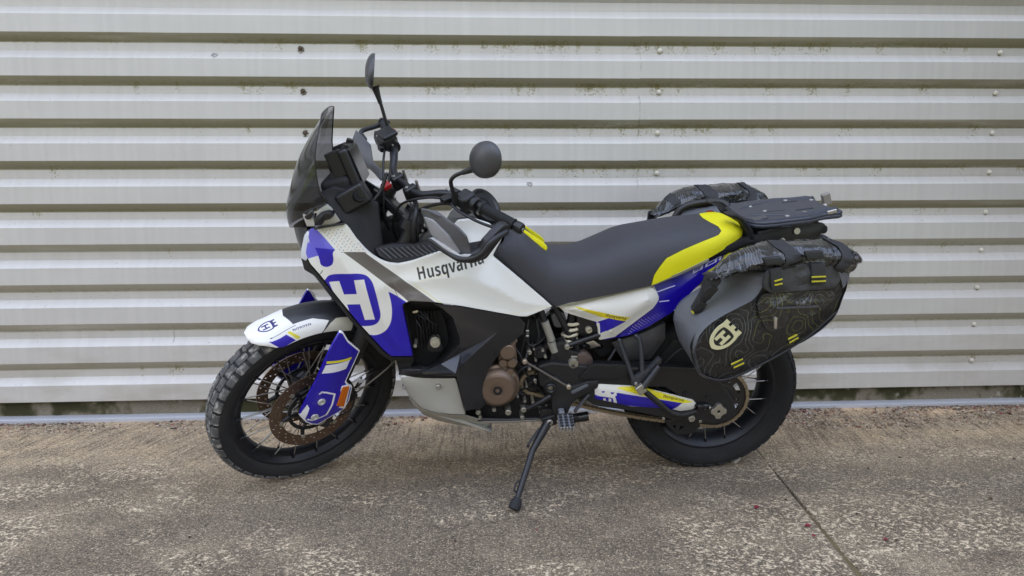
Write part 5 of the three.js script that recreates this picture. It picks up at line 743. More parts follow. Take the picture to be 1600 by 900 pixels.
  // rear lamp, number-plate carrier, latch
  add('rear_lamp', box(L(1262, 368, 0), .10, .03, .1, [0, 0, -.12], .01), M.plastic, bike); add('lamp_lens', box(L(1285, 371, 0), .012, .026, .09, [0, 0, -.3], .004), std(.4, .38, .36, .3), bike);
  bolt(1223.5, 375.5, .112, .0075, std(.55, .5, .4, .4, .3), .004); add('lock', turned([[0, .003], [.011, .003], [.012, 0], [.012, -.01]], L(1245, 361, .1), V(0, .2, 1), 18), M.steel, bike);
  add('pannier_carrier', [tube([L(1190, 380, .14), L(1150, 420, .17), L(1110, 500, .18), L(1130, 570, .18), L(1230, 520, .18), L(1250, 400, .17)], .009, { s: 8 }), tube([L(1190, 380, .1), L(1150, 420, .17)], .008)], M.satin, bike);
  { const c = mirror(tube([L(1190, 380, .14), L(1150, 420, .17), L(1110, 500, .18), L(1130, 570, .18), L(1230, 520, .18), L(1250, 400, .17)], .009, { s: 8 })); add('pannier_carrier', c, M.satin, bike); }
}
// ------------------------------------------------------------------ fork, mudguard, guards (all turned with the steering)
const ST = { steer: true };
{
  const ax = (s, off = .026) => V(SP0.x + AX.x * s - AX.y * off, SP0.y + AX.y * s + AX.x * off, 0), leg = (s, w, off) => { const p = ax(s, off); p.z = w; return p; };
  for (const w of [.105, -.105]) {
    add('fork_tube', [rod(leg(.60, w), leg(1.17, w), .0275, .0275, 24), turned([[0, .012], [.018, .012], [.027, .008], [.0285, 0], [.0285, -.02]], leg(1.175, w), AX, 22)], M.plastic, bike, ST);
    add('fork_stanchion', rod(leg(.40, w), leg(.62, w), .0215, .0215, 20), M.gloss, bike, ST);
    add('fork_lug', [rod(leg(.33, w), leg(.47, w), .026, .024, 18), rod(leg(.40, w), V(XF, RF, w), .026, .022, 16), turned([[0, .018], [.018, .018], [.024, .014], [.026, 0], [.026, -.03]], V(XF, RF, w), V(0, 0, w), 20)], M.plastic, bike, ST);
    add('axle_clamp', turned([[0, .006], [.010, .006], [.012, .012], [.018, .012], [.02, .004], [.02, -.01]], V(XF, RF, w + Math.sign(w) * .016), V(0, 0, w), 18), M.zinc, bike, ST);
    // caliper behind the disc
    add('brake_caliper', [box(V(XF + .118, RF + .055, w * .66), .052, .125, .05, [0, 0, .35], .012), box(V(XF + .10, RF + .07, w * .86), .05, .09, .03, [0, 0, .35], .008)], M.plastic, bike, ST);
    for (const q of [-1, 1]) add('caliper_piston', turned([[0, .003], [.010, .003], [.014, 0], [.014, -.01]], V(XF + .118 - q * .012, RF + .055 + q * .032, w * .66 + Math.sign(w) * .025), V(0, 0, w), 18), M.satin, bike, ST);
  }
  const clamp = (s, h) => { const c = ax(s), g = [box(V(0, 0, 0), .06, h, .265, [0, 0, 0], .012)]; for (const w of [.105, -.105]) g.push(new THREE.CylinderGeometry(.037, .037, h, 24).translate(-.012, 0, w)); const m = mg(g); m.applyQuaternion(new THREE.Quaternion().setFromUnitVectors(V(0, 1, 0), AX)); return m.translate(c.x, c.y, 0); };
  add('triple_clamp', clamp(1.135, .032), M.satin, bike, ST); add('triple_clamp', clamp(.90, .045), M.satin, bike, ST); for (const w of [.105, -.105]) for (const s of [1.125, 1.145]) add('clamp_bolt', boltG(V(ax(s).x + .018, ax(s).y, w + .03), .005, .005), M.steel, bike, ST);
  add('ignition_lock', turned([[0, .012], [.012, .012], [.014, .008], [.022, .006], [.024, -.02]], ax(1.16, -.02), AX, 18), M.gloss, bike, ST);
  add('axle', rod(V(XF, RF, -.12), V(XF, RF, .12), .011), M.steel, bike, ST);
  // mudguard
  const MW = 1024, MH = 512, mudT = canvasTex(MW, MH, (g) => {
    const X = (d) => (d - (-18)) / 150 * MW, Y = (v) => MH / 2 * (1 - v); // d: degrees behind the tip, v: +1 left lower edge
    const fill = (p, c) => { g.beginPath(); p.forEach(([a, b], i) => g[i ? 'lineTo' : 'moveTo'](X(a), Y(b))); g.closePath(); g.fillStyle = c; g.fill(); };
    g.fillStyle = '#26272a'; g.fillRect(0, 0, MW, MH);
    for (let i = 0; i < 9000; i++) { const v = 40 + 22 * rand(); g.fillStyle = `rgba(${v},${v},${v + 2},.4)`; g.fillRect(rand() * MW, rand() * MH, 1.5, 1.5); }
    const W = '#e6e4de'; fill([[-20, -1.1], [9, -1.1], [15, -.45], [13, 0], [15, .45], [25, .46], [33, .62], [31, .80], [28, 1.1], [-20, 1.1]], W);
    for (const m of [1, -1]) { fill([[28.5, m * 1.1], [30, m * .95], [33.5, m * .72], [37, m * .56], [47, m * .5], [47, m * 1.1]], '#c9c4b2'); g.strokeStyle = '#191919'; g.lineWidth = 3; g.beginPath(); g.moveTo(X(28), Y(m * 1.05)); g.lineTo(X(30), Y(m * .93)); g.lineTo(X(33.5), Y(m * .71)); g.lineTo(X(37), Y(m * .55)); g.lineTo(X(47), Y(m * .49)); g.stroke();
      fill([[1, m * .72], [10, m * .66], [13.5, m * .97], [4, m * 1.02]], '#2a1ca0'); fill([[10.8, m * .62], [12.2, m * .60], [16.4, m * .93], [14.6, m * .96]], '#dcd23c');
      g.strokeStyle = '#1c1c1c'; g.lineWidth = 3.4; g.beginPath(); g.moveTo(X(3), Y(m * .58)); g.lineTo(X(16), Y(m * .5)); g.stroke(); g.fillStyle = '#1c1c1c'; g.beginPath(); g.arc(X(3), Y(m * .58), 5, 0, 7); g.fill(); }
    g.save(); g.translate(X(13.6), Y(.66)); g.rotate(.02); g.scale(.62, -1); g.font = 'bold 26px sans-serif'; g.fillStyle = '#3a3658'; g.fillText('NORDEN', 0, 0); g.restore();
    g.save(); g.translate(X(4.2), Y(0.12)); g.scale(1, -2.3); g.rotate(PI / 2); emblem(g, 42, '#2c2560', null); g.restore();
  }, true, false);
  const tip = 111.3, C = V(XF, RF, 0), rows = []; // arc from the tip backwards over the wheel
  for (let i = 0; i <= 44; i++) {
    const d = -6 + i / 44 * 92, a = (tip - d) * PI / 180, f = Math.max(0, (d - 5) / 85), r = .392 + .004 * Math.sin(f * 4) + (d < 6 ? .006 * (6 - d) / 12 : 0) , hw = (d < 2 ? .030 + (.070 - .030) * Math.sqrt(Math.max(0, (d + 6) / 8)) : .072) - .012 * sm(40, 90, d), drop = .044 * sm(-7, 8, d) + .012 - .02 * sm(42, 60, d);
    const row = []; for (let k = -12; k <= 12; k++) { const u = k / 12, z = hw * Math.sin(u * PI / 2) * (1 + .04 * u * u), rr_ = r - drop * (1 - Math.cos(u * PI / 2)) ** 1.25 - .003 * (Math.abs(u) > .42 ? 1 : 0); row.push(V(C.x + rr_ * Math.cos(a), C.y + rr_ * Math.sin(a), z)); }
    rows.push(row);
  }
  const us = rows.map((_, i) => (-6 + i / 44 * 92 + 18) / 150);
  const mudM = new THREE.MeshPhysicalMaterial({ map: mudT, roughness: 0.42, clearcoat: 0.2, clearcoatRoughness: 0.2 });
  const top_ = grid(rows, { us, flip: true, crease: .8 }), inn = rows.map((r) => r.map((p) => { const v = p.clone().sub(C); v.z = 0; const n = v.normalize(); return V(p.x - n.x * .004, p.y - n.y * .004, p.z * .96); }));
  const mud = add('mudguard', [top_, grid(inn, { us: us.map(() => .9), flip: false })], mudM, bike, { steer: true, label: 'white and black front mudguard' });
  // blue fork guards
  const g1 = [[532, 518, .142], [537, 519.5, .142], [545, 533, .142], [563, 548, .14], [541, 596, .14], [544, 600, .14], [551, 604, .138], [546, 626, .138], [537, 640, .138], [496, 664, .135], [486, 663.5, .135], [478, 660, .135], [468, 650, .135], [470, 643, .136], [481, 620, .138], [494, 596, .14], [516, 546, .142], [525, 530, .142]];
  const fg = panel(g1, { fr: LF, t: .006, roll: .003, bulge: .010, reach: .03, round: .004 });
  const GW = 512, GH = 1024; const bb = new THREE.Box3().setFromBufferAttribute(fg.attributes.position), gx = (x) => (x - bb.min.x) / (bb.max.x - bb.min.x), gy = (y) => (y - bb.min.y) / (bb.max.y - bb.min.y);
  const guardT = canvasTex(GW, GH, (g) => {
    const at = (x, y) => { const p = fg.userData.at(x, y); return [gx(p.x) * GW, (1 - gy(p.y)) * GH]; }, path = (p) => { g.beginPath(); p.forEach((q, i) => g[i ? 'lineTo' : 'moveTo'](...at(...q))); }, fill = (p, c) => { path(p); g.closePath(); g.fillStyle = c; g.fill(); }, line = (p, c, w) => { path(p); g.strokeStyle = c; g.lineWidth = w; g.lineJoin = 'round'; g.stroke(); };
    g.fillStyle = '#1d0b9e'; g.fillRect(0, 0, GW, GH); const W = '#e9e8ea';
    line([[532, 518], [537, 519.5], [545, 533], [563, 548], [541, 596], [544, 600], [551, 604], [546, 626], [537, 640], [496, 664], [486, 663.5], [478, 660], [468, 650]], W, 26);
    fill([[510.5, 565], [549.5, 557.5], [549, 561], [510, 568.5]], '#e2d522'); fill([[509, 571], [547.5, 561.5], [541, 576], [522, 582], [502.5, 584]], W);
    line([[498.5, 616.5], [503, 613], [510, 613.5], [523, 616], [519, 632], [510, 648], [497, 654], [488, 657], [480, 655]], W, 17);
    fill([[480, 632], [483.5, 638], [475.5, 659], [467, 650]], W);
    g.strokeStyle = '#6a5ec0'; const p = at(497, 633), q = at(515, 588), an = Math.atan2(q[1] - p[1], q[0] - p[0]); g.save(); g.translate(...p); g.rotate(an); g.font = 'bold 84px sans-serif'; g.lineWidth = 4; g.strokeStyle = '#46389a'; g.scale(1.1, .8); g.strokeText('901', 0, 0); g.restore();
  }, true, false);
  const setUV = (geo) => { const P = geo.attributes.position, U = geo.attributes.uv; for (let i = 0; i < P.count; i++) U.setXY(i, gx(P.getX(i)), gy(P.getY(i))); }; setUV(fg); const fgm = mirror(fg);
  const guardM = new THREE.MeshPhysicalMaterial({ map: guardT, roughness: 0.28, clearcoat: 0.6, clearcoatRoughness: 0.1 });
  const gd = add('fork_guard', fg, guardM, bike, { steer: true, label: 'blue fork guard with white edging and an orange reflector' }); add('fork_guard', fgm, guardM, bike, { steer: true });
  const rf = panel([[534, 604, .146], [548, 602, .146], [539.5, 638.5, .143], [522.5, 637, .144]], { fr: LF, t: .004, roll: .001, round: .004 }), ri = panel([[536, 605.5, .1495], [546.5, 604, .1495], [537.5, 636, .1465], [525, 634.5, .1475]], { fr: LF, t: .005, roll: .002 });
  add('reflector_frame', rf, M.white, gd); add('reflector', ri, M.amber, gd, { label: 'orange reflector' });
  for (const [x, y] of [[502.5, 628], [492, 651.5]]) { const p = fg.userData.at(x, y); add('guard_bolt', turned([[0, .001], [.006, .001], [.008, .005], [.0125, .004], [.014, 0], [.014, -.008]], p, V(0, 0, 1), 20), M.silver, gd); }
  add('brake_hose', tube([leg(.52, .13).add(V(.06, 0, 0)), LF(556, 606, .10), LF(585, 580, .09), LF(605, 575, .07)], .0035), M.cable, bike, ST); add('brake_hose', tube([LF(556, 614, .09), LF(580, 596, .10), LF(614, 566, .10), LF(622, 548, .08), LF(612, 536, .06), LF(600, 520, .05)], .0032), std(.2, .19, .16, .4, .5), bike, ST);
  add('sensor_lead', tube([LF(530, 650, .1), LF(548, 640, .11), LF(556, 612, .11)], .003), M.cable, bike, ST); add('fork_badge', panel([[559, 592, .134], [571, 593, .134], [567, 599, .134], [556, 597, .134]], { fr: LF, t: .002, roll: .0005 }), std(.45, .45, .45, .5), bike, ST);
}
// ------------------------------------------------------------------ handlebar, grips, mirrors, hand guards
{
  const half = [[-.372, 1.128, 0], [-.372, 1.128, .06], [-.362, 1.135, .10], [-.325, 1.162, .165], [-.300, 1.172, .22], [-.262, 1.168, .34], [-.232, 1.160, .435]], P = [...half.slice(1).reverse().map(([x, y, z]) => V(x, y, -z)), ...half.map(([x, y, z]) => V(x, y, z))];
  const bar = add('handlebar', tube(P, .0125, { n: 90, s: 14 }), M.satin, bike, ST);
  for (const w of [.045, -.045]) add('bar_clamp', [box(V(-.372, 1.118, w), .046, .052, .03, [0, 0, .35], .008)], M.satin, bike, ST); for (const w of [.045, -.045]) for (const d of [-1, 1]) add('clamp_bolt', boltG(V(-.372 + d * .017, 1.147 + d * .008, w), .005, .005, V(-.35, 1, 0)), M.steel, bike, ST);
  for (const m of [1, -1]) {
    const z = (p) => V(p[0], p[1], p[2] * m), g0 = z([-.272, 1.169, .31]), g1 = z([-.234, 1.161, .428]), gd = g1.clone().sub(g0), len = gd.length();
    const prof = [[.0125, 0], [.022, .001], [.0225, .006], [.0165, .010]]; for (let i = 0; i < 22; i++) { const h = .012 + i * (len - .02) / 22; prof.push([.0158, h], [.0170, h + .0012], [.0170, h + .0032], [.0158, h + .0044]); } prof.push([.0175, len - .006], [.0185, len - .003], [.017, len], [0, len]);
    add('grip', turned(prof, g0, gd, 22), M.rubber, bike, { steer: true });
    const sw = add('switch_housing', [turned([[.0, -.026], [.020, -.026], [.024, -.018], [.025, .018], [.022, .026], [0, .026]], z([-.289, 1.171, .268]), gd, 20), box(z([-.300, 1.178, .258]), .052, .048, .05, [0, .2 * m, .3], .010), box(z([-.298, 1.150, .26]), .03, .035, .036, [0, 0, .2], .008)], M.plastic, bike, ST);
    add('switch_button', box(z([-.285, 1.150, .285]).add(V(.01, 0, .012)), .014, .016, .012, [0, 0, .3], .003), m > 0 ? M.steel : M.red, sw); if (m < 0) { add('switch_button', box(z([-.28, 1.195, .262]), .022, .022, .024, [0, 0, .3], .005), M.red, sw); add('master_cylinder', [box(z([-.325, 1.185, .225]), .05, .045, .06, [0, 0, .3], .01), box(z([-.325, 1.215, .225]), .058, .014, .068, [0, 0, .3], .006)], M.plastic, bike, ST); }
    add('lever_perch', [turned([[0, -.014], [.021, -.014], [.021, .014], [0, .014]], z([-.306, 1.171, .205]), gd, 18), box(z([-.335, 1.168, .215]), .05, .022, .03, [0, 0, .1], .006)], M.satin, bike, ST); for (const y of [.01, -.012]) add('perch_bolt', boltG(z([-.318, 1.171 + y, .205]).add(V(0, 0, .012)), .004, .004), M.steel, bike, ST);
    add('lever', tube([z([-.335, 1.163, .215]), z([-.335, 1.155, .26]), z([-.312, 1.148, .34]), z([-.282, 1.146, .40])], .005, { s: 10 }), M.satin, bike, ST);
    // mirror
    const st = m < 0 ? [LF(616, 232, -.262), LF(610, 212, -.272), LF(603, 190, -.287), LF(596, 166, -.305), LF(590, 148, -.32), LF(588, 141, -.327)] : [z([-.330, 1.180, .245]), z([-.345, 1.215, .25]), z([-.356, 1.252, .255]), z([-.350, 1.268, .262]), z([-.322, 1.303, .305]), z([-.316, 1.309, .315])];
    const mir = add('mirror', [tube(st, .0062, { s: 12, n: 50 }), turned([[0, .03], [.009, .03], [.011, .012], [.012, 0], [.012, -.014], [0, -.014]], st[0], V(-.2, 1, 0), 16), turned([[.0075, -.03], [.010, 0], [.013, .02], [.02, .03]], st[4].clone(), st[5].clone().sub(st[3]), 14)], M.plastic, bike, { steer: true, label: m > 0 ? 'left mirror seen from behind' : 'right mirror seen edge-on' });
    const c = m > 0 ? V(-.305, 1.350, .350) : LF(582, 111, -.352), nrm = (m > 0 ? V(1, -.12, -.16) : V(1, -.10, .48)).normalize(), upv = V(0, 1, 0).addScaledVector(nrm, -nrm.y).normalize(), sd = upv.clone().cross(nrm), rows = []; if (m > 0) { const qa = new THREE.Quaternion().setFromAxisAngle(nrm, .5); upv.applyQuaternion(qa); sd.applyQuaternion(qa); }
    for (let i = 0; i <= 12; i++) { const t = i / 12, r = Math.sin(t * PI / 2), row = []; for (let k = 0; k <= 32; k++) { const a = k / 32 * 2 * PI, ex = (m > 0 ? .055 : .064) * (1 + .08 * Math.cos(2 * a + 1.6 * m)), ey = (m > 0 ? .062 : .056) * (1 + .08 * Math.cos(2 * a + 1.6 * m)); const q = c.clone().addScaledVector(sd, ex * r * Math.cos(a)).addScaledVector(upv, ey * r * Math.sin(a) - (i === 0 ? 0 : 0)); q.addScaledVector(nrm, -.026 * Math.cos(t * PI / 2)); row.push(q); } rows.push(row); }
    const rimR = rows[12].map((p) => p.clone().addScaledVector(nrm, .004)), ir = rimR.map((p) => p.clone().lerp(c, .05)); rows.push(rimR, ir);
    add('mirror_shell', grid(rows, { crease: .7 }), M.shell, mir);
    const gl = ir.map((p) => p.clone().addScaledVector(nrm, -.001)), gc = gl.map(() => c.clone().addScaledVector(nrm, .002)); add('mirror_glass', grid([gl, gc], {}), std(.8, .8, .8, .02, 1), mir);
    // hand guard
    if (m < 0) {
      const rp = [[556, 202, -.40], [580, 228, -.36], [583, 250, -.30], [602, 270, -.24], [606, 278, -.23], [594, 281, -.24], [584, 270, -.28], [572, 258, -.31], [560, 244, -.34], [547, 226, -.38]];
      const rg = add('hand_guard', planePanel(rp, { fr: LF, t: .006, roll: .002, round: .004, flat: .6 }), std(.085, .085, .088, .38), bike, { steer: true }); add('guard_crease', tube([LF(548, 226, -.376), LF(566, 236, -.35), LF(584, 256, -.295)], .002), M.greyp, rg);
      add('guard_bracket', [tube([LF(606, 191, -.45), LF(586, 198, -.43), LF(564, 207, -.405), LF(570, 218, -.38)], .009, { s: 10 })], M.plastic, bike, ST); add('bar_end', turned([[0, .014], [.016, .010], [.018, .004], [.018, -.012]], z([-.229, 1.159, .448]), gd, 18), M.plastic, bike, ST);
    }
    const LFm = LF, hp = (pts, o) => { const g = planePanel(pts, { fr: LF, ...o }); return m > 0 ? g : mirror(g); };
    if (m > 0) {
    const hg = add('hand_guard', [hp([[656, 326, .23], [660, 334, .235], [663, 350, .245], [674, 370, .27], [697, 384, .32], [719, 397.5, .375], [736, 397.5, .41], [727, 369, .40], [716, 357, .375], [700, 345, .325], [681, 331, .27]], { t: .005, roll: .002, round: .005 })], std(.085, .085, .088, .38), bike, { steer: true });
    add('guard_face', hp([[664, 338, .243], [679, 341.5, .268], [701, 368, .335], [719.5, 395, .378], [700, 383, .328], [676, 366.5, .272]], { t: .009, lift: .007, roll: .003, round: .003 }), std(.26, .26, .265, .34), hg);
    add('guard_strip', hp([[674, 370, .273], [677, 370, .276], [720, 397, .382], [736, 397, .415], [736, 399.5, .415], [719, 400.5, .38], [676, 374, .275]], { t: .010, lift: .010, roll: .001 }), std(.6, .6, .6, .3, .2), hg);
    const bk = [LF(672, 374, .272), LF(700, 394, .34), LF(722, 405, .395), LF(744, 402, .43), LF(757, 393, .448), LF(766, 380, .452), LF(778, 370, .45), LF(790, 362, .445)].map((p) => (m > 0 ? p : V(p.x, p.y, -p.z)));
    add('guard_bracket', [tube(bk, .0105, { s: 12, n: 70 }), hp([[718, 398, .385], [738, 398, .418], [752, 392, .436], [762, 379, .445], [768, 384, .446], [757, 403, .44], [738, 411, .42], [720, 408.5, .39], [690, 390, .32], [680, 376, .28]], { t: .012, roll: .004, round: .006 }), panel([[674, 373, .268], [698, 390, .33], [720, 401, .39], [738, 399, .42], [753, 393, .437], [761, 379, .445], [774, 365, .448], [788, 352, .448], [797, 352, .448], [797, 362, .448], [785, 373, .448], [773, 389, .445], [761, 405, .44], [738, 413, .42], [719, 410, .39], [692, 395, .32], [680, 382, .28]], { fr: LF, t: .022, roll: .005, round: .005 })], M.plastic, bike, ST);
    const e = z([-.229, 1.159, .448]); add('bar_end', turned([[0, .014], [.006, .014], [.010, .011], [.016, .010], [.018, .004], [.018, -.012]], e, gd, 18), M.plastic, bike, ST); add('bar_end_bolt', boltG(e.clone().addScaledVector(gd, .08), .0065, .005, gd), M.zinc, bike, ST);
    }
    // cables from the perch to the steering head
    add('cable', tube([z([-.345, 1.165, .20]), z([-.375, 1.15, .15]), z([-.42, 1.09, .06]), V(-.43, 1.0, .03 * m), V(-.40, .92, .02 * m)], .0042, { s: 8 }), M.cable, bike, ST);
    add('cable', tube([z([-.30, 1.15, .24]), z([-.34, 1.125, .16]), z([-.385, 1.07, .10]), z([-.40, .98, .10]), z([-.37, .90, .09])], .0055, { s: 8 }), M.cable, bike, ST);
  }
  // the clutch-side cable bundle that loops in front of the bars, key tag, filler cap
  add('cable', tube([V(-.40, .95, .13), V(-.42, 1.04, .15), V(-.40, 1.095, .13), V(-.375, 1.1, .08), V(-.37, 1.10, .0)], .008, { s: 10 }), M.cable, bike, ST); add('cable', tube([V(-.385, .93, .12), V(-.40, 1.03, .14), V(-.385, 1.075, .12), V(-.36, 1.08, .05)], .006, { s: 10 }), M.cable, bike, ST);
  add('red_tag', box(V(-.425, 1.12, -.03), .03, .018, .03, [0, 0, .4], .005), M.red, bike, ST);
  const ant = [L(604, 272, .06), L(594, 300, .075), L(581, 316, .085)]; add('cable_end', [tube(ant, .0065, { s: 10 })], M.gloss, bike); add('cable_tip', rod(L(581, 316, .085), L(577, 322, .088), .007), M.zinc, bike);
  // round accessory disc behind the left grip
  const cd = L(757, 322, -.02), nd = V(.62, .62, .5).normalize(); add('fuel_cap', [turned([[.030, .002], [.050, .004], [.058, .010], [.064, .010], [.066, .004], [.064, -.010], [.03, -.012]], cd, nd, 40), turned([[0, 0], [.05, 0], [.05, -.012]], cd, nd, 30)], M.plastic, bike);
}
// ------------------------------------------------------------------ soft panniers: each a thing of its own, hung on the carrier
{
  const N2 = (x, y) => (fbm(x * 14, y * 14, 3) - .44);
  const TX = 1024, printT = pixelTex(TX, TX, (px, py) => { // contour-line print on black tarpaulin, in metres
    const x = px / TX * .62, y = py / TX * .62, f = (a, b) => fbm(a * 5.2 + 3.1, b * 5.2 + 8.4, 3) * 24, v = f(x, y), gx = f(x + .0006, y) - v, gy = f(x, y + .0006) - v, gr = Math.hypot(gx, gy) / .0006 * .00060;
    const d = Math.abs(v - Math.round(v)) / Math.max(gr, .004); let c = [27, 27, 27]; const k = hash(px, py) * 7; c = [c[0] + k, c[1] + k, c[2] + k];
    const on = d < 1.3 ? 1 - (d / 1.3) ** 2 : 0, tint = fbm(x * 6 + 40, y * 6, 2); c = mixc(c, tint > .5 ? [150, 146, 62] : [128, 128, 126], on * .85); const blot = sm(.66, .72, fbm((x + y) * 9, (x - y) * 3.5 + 30, 2)); return mixc(c, [96, 98, 22], blot * .7);
  });
  printT.repeat.set(1, 1);
  const wr = pixelTex(512, 512, (x, y) => { const a = fbm(x / 40, y / 90, 4), b = fbm(x / 120 + 9, y / 60, 3), v = 255 * (Math.abs(a - .47) * 1.6 + b * .4); return [v, v, v]; }, false); wr.repeat.set(3, 3);
  const darkM = new THREE.MeshPhysicalMaterial({ map: printT, roughness: .38, bumpMap: wr, bumpScale: .004 }), greyM = std(.115, .12, .128, .46), glossM = std(1, 1, 1, .14, 0, { map: printT, bumpMap: wr, bumpScale: .008, clearcoat: .6, clearcoatRoughness: .08 }), blackM = std(.03, .03, .031, .42, 0, { bumpMap: wr, bumpScale: .004 }), webM = std(.022, .022, .023, .7), yelM = std(.46, .41, .02, .6);
  const emT = canvasTex(256, 256, (g) => { g.fillStyle = '#c9c49a'; g.fillRect(0, 0, 256, 256); g.translate(128, 128); emblem(g, 50 * 256 / 120, '#c9c49a', '#1b1b1b'); }, true, false);
  const metric = (g, s = .62) => { const p = g.attributes.position, u = g.attributes.uv; for (let i = 0; i < p.count; i++) u.setXY(i, p.getX(i) / s, p.getY(i) / s); return g; };
  const O = [[1083, 545], [1088, 525], [1102, 508], [1124, 493], [1150, 479], [1174, 466], [1188, 448], [1196, 428], [1240, 418], [1290, 414], [1318, 424], [1326, 440], [1318, 466], [1308, 490], [1290, 510], [1260, 531], [1224, 549], [1182, 575], [1148, 591], [1124, 596], [1104, 592], [1090, 578]].map(([x, y]) => L(x, y, .40));
  const I0 = { 0: [1060, 532], 1: [1053, 510], 2: [1050, 494], 3: [1056, 480], 4: [1068, 468], 5: [1086, 457], 6: [1106, 444], 7: [1112, 424], 20: [1092, 582], 21: [1076, 556] };
  const I = O.map((p, i) => (I0[i] ? L(...I0[i], .225) : V(p.x * .97 + .02, p.y + (p.y < .7 ? .012 : 0), .20)));
  const ring = (t, inset, w) => { const c = V(0, 0, 0); O.forEach((p) => c.add(p)); c.divideScalar(O.length); const q = O.map((p, i) => { const b = I[i].clone().lerp(p, t); return V(b.x + (c.x - b.x) * inset, b.y + (c.y - b.y) * inset, w ?? b.z); }); const s = new THREE.CatmullRomCurve3(q, true, 'centripetal').getPoints(110); return s.map((p, i) => { const n = N2(p.x + t * .3, p.y + t * .2) * .012 * Math.sin(Math.PI * Math.min(1, t)) ; return V(p.x - n * .5, p.y + n, p.z); }); };
  const body = grid([ring(0, .3, .19), ring(0, .06, .2), ring(.05, 0), ring(.25, -.004), ring(.5, -.008), ring(.75, -.006), ring(.92, 0), ring(1, .012), ring(1, .03, .407)], { flip: false, crease: 1.2 });
  const face = metric(panel(null ?? [], { raw: O.map((p) => V(p.x, p.y, p.z)), smooth: true, t: .02, roll: .012, bulge: .018, reach: .07, grid: .014, dz: (x, y, d) => N2(x * 1.3, y * 1.3) * .016 * Math.min(1, d / .03) + .010 * Math.exp(-(((x - .84) / .05) ** 2)) }));
  const P = (pts, o) => panel(pts, { t: .008, roll: .002, ...o });
  const wv = (k) => (x, y, d) => N2(x * 2 + k, y * 2) * .02 * Math.min(1, d / .02);
  const flap = P([[1192, 450, .43], [1195, 430, .43], [1203, 420, .425], [1260, 412, .42], [1300, 414, .42], [1313, 424, .42], [1315, 437, .425], [1307, 449, .432], [1290, 453, .435], [1240, 456, .437], [1205, 459, .435]], { round: .01, roll: .004, bulge: .006, grid: .014, dz: wv(3) });
  const pocket = metric(P([[1183, 474, .418], [1192, 459, .42], [1240, 456, .42], [1300, 453, .418], [1308, 462, .415], [1288, 484, .42], [1240, 508, .425], [1206, 520, .425], [1196, 514, .425], [1186, 492, .422]], { round: .012, bulge: .008, reach: .03, grid: .010, dz: (x, y, d) => (fbm(x * 38, y * 16, 3) - .45) * .022 * Math.min(1, d / .02) }));
  const rollRows = [[1106, 431, .32, .006, .03], [1118, 427, .325, .014, .045], [1138, 417, .335, .025, .06], [1165, 406, .342, .033, .072], [1200, 402, .345, .042, .08], [1240, 400, .345, .044, .08], [1280, 397, .345, .046, .08], [1306, 400, .345, .046, .075], [1326, 405, .34, .036, .06], [1333, 404, .335, .012, .04]].map(([x, y, w, ry, rz]) => { const c = L(x, y, w), r = []; for (let k = 0; k <= 28; k++) { const a = k / 28 * 2 * PI, n = 1 + .5 * (fbm(c.x * 30 + Math.cos(a) * 1.2, Math.sin(a) * 1.6 + 7, 3) - .45); r.push(V(c.x + .01 * Math.sin(a * 3), c.y + ry * n * Math.sin(a), c.z + rz * n * Math.cos(a))); } return r; });
  const rc = Array.from({ length: 29 }, (_, j) => spline(rollRows.map((r) => r[j]), 44)), rr2 = []; for (let i = 0; i <= 44; i++) rr2.push(rc.map((c, j) => { const p = c[i]; return V(p.x, p.y + N2(p.x * 3, j * .09) * .012, p.z + N2(p.x * 3 + 5, j * .09) * .02); }));
  const rollG = metric(grid(rr2, { flip: false, crease: 1.2 }));
  const fold = P([[1288, 384, .38], [1302, 384, .385], [1333, 392, .36], [1330, 412, .38], [1327, 440, .40], [1318, 452, .41], [1312, 428, .425], [1300, 408, .425]], { bulge: .012, reach: .03, grid: .012, roll: .004, dz: wv(9) });
  const S1 = P([[1176, 392, .425], [1206, 389, .425], [1224, 412, .435], [1226, 419, .437], [1200, 424, .435], [1190, 416, .43]], { t: .012 }), S1b = P([[1204, 421, .437], [1222, 418, .437], [1223, 452, .445], [1207, 454, .445]], {}), S2 = P([[1236, 385, .42], [1268, 382, .42], [1288, 402, .43], [1290, 414, .432], [1262, 416, .432], [1256, 402, .43]], { t: .012 }), S2b = P([[1268, 412, .432], [1290, 411, .432], [1291, 444, .442], [1269, 445, .442]], {});
  const bk1 = P([[1192, 404, .44], [1222, 401, .44], [1226, 412, .445], [1198, 416, .445]], { t: .01, roll: .003 }), bk2 = P([[1258, 394, .435], [1286, 392, .435], [1290, 404, .44], [1262, 407, .44]], { t: .01, roll: .003 });
  const F1 = P([[1104, 428, .34], [1120, 426, .35], [1128, 440, .36], [1112, 462, .345], [1096, 484, .33], [1084, 491, .325], [1081, 482, .32], [1096, 456, .33]], { t: .012, bulge: .003, reach: .01 }), F1b = P([[1100, 455, .347], [1112, 446, .355], [1124, 452, .36], [1108, 470, .35], [1096, 468, .345]], { t: .012, roll: .003 }), F1c = P([[1086, 478, .335], [1094, 470, .34], [1106, 476, .345], [1094, 490, .338], [1084, 489, .334]], { t: .01, roll: .003 });
  const bars = [[[1211, 440], [1223, 436.5]], [[1211, 446], [1223, 443.5]], [[1269, 433.5], [1291, 432.5]], [[1269, 440.5], [1291, 439.5]], [[1143, 570], [1161, 562]], [[1147, 575], [1163, 567.5]], [[1232, 530.5], [1246, 523.5]], [[1234, 536], [1248, 528]]].map(([a, b], i) => P([[a[0], a[1] - 1, .446], [b[0], b[1] - 1, .446], [b[0], b[1] + 1, .446], [a[0], a[1] + 1, .446]].map(([x, y]) => [x, y, i < 4 ? .447 : .424]), { t: .004, roll: .0006, round: .0005 }));
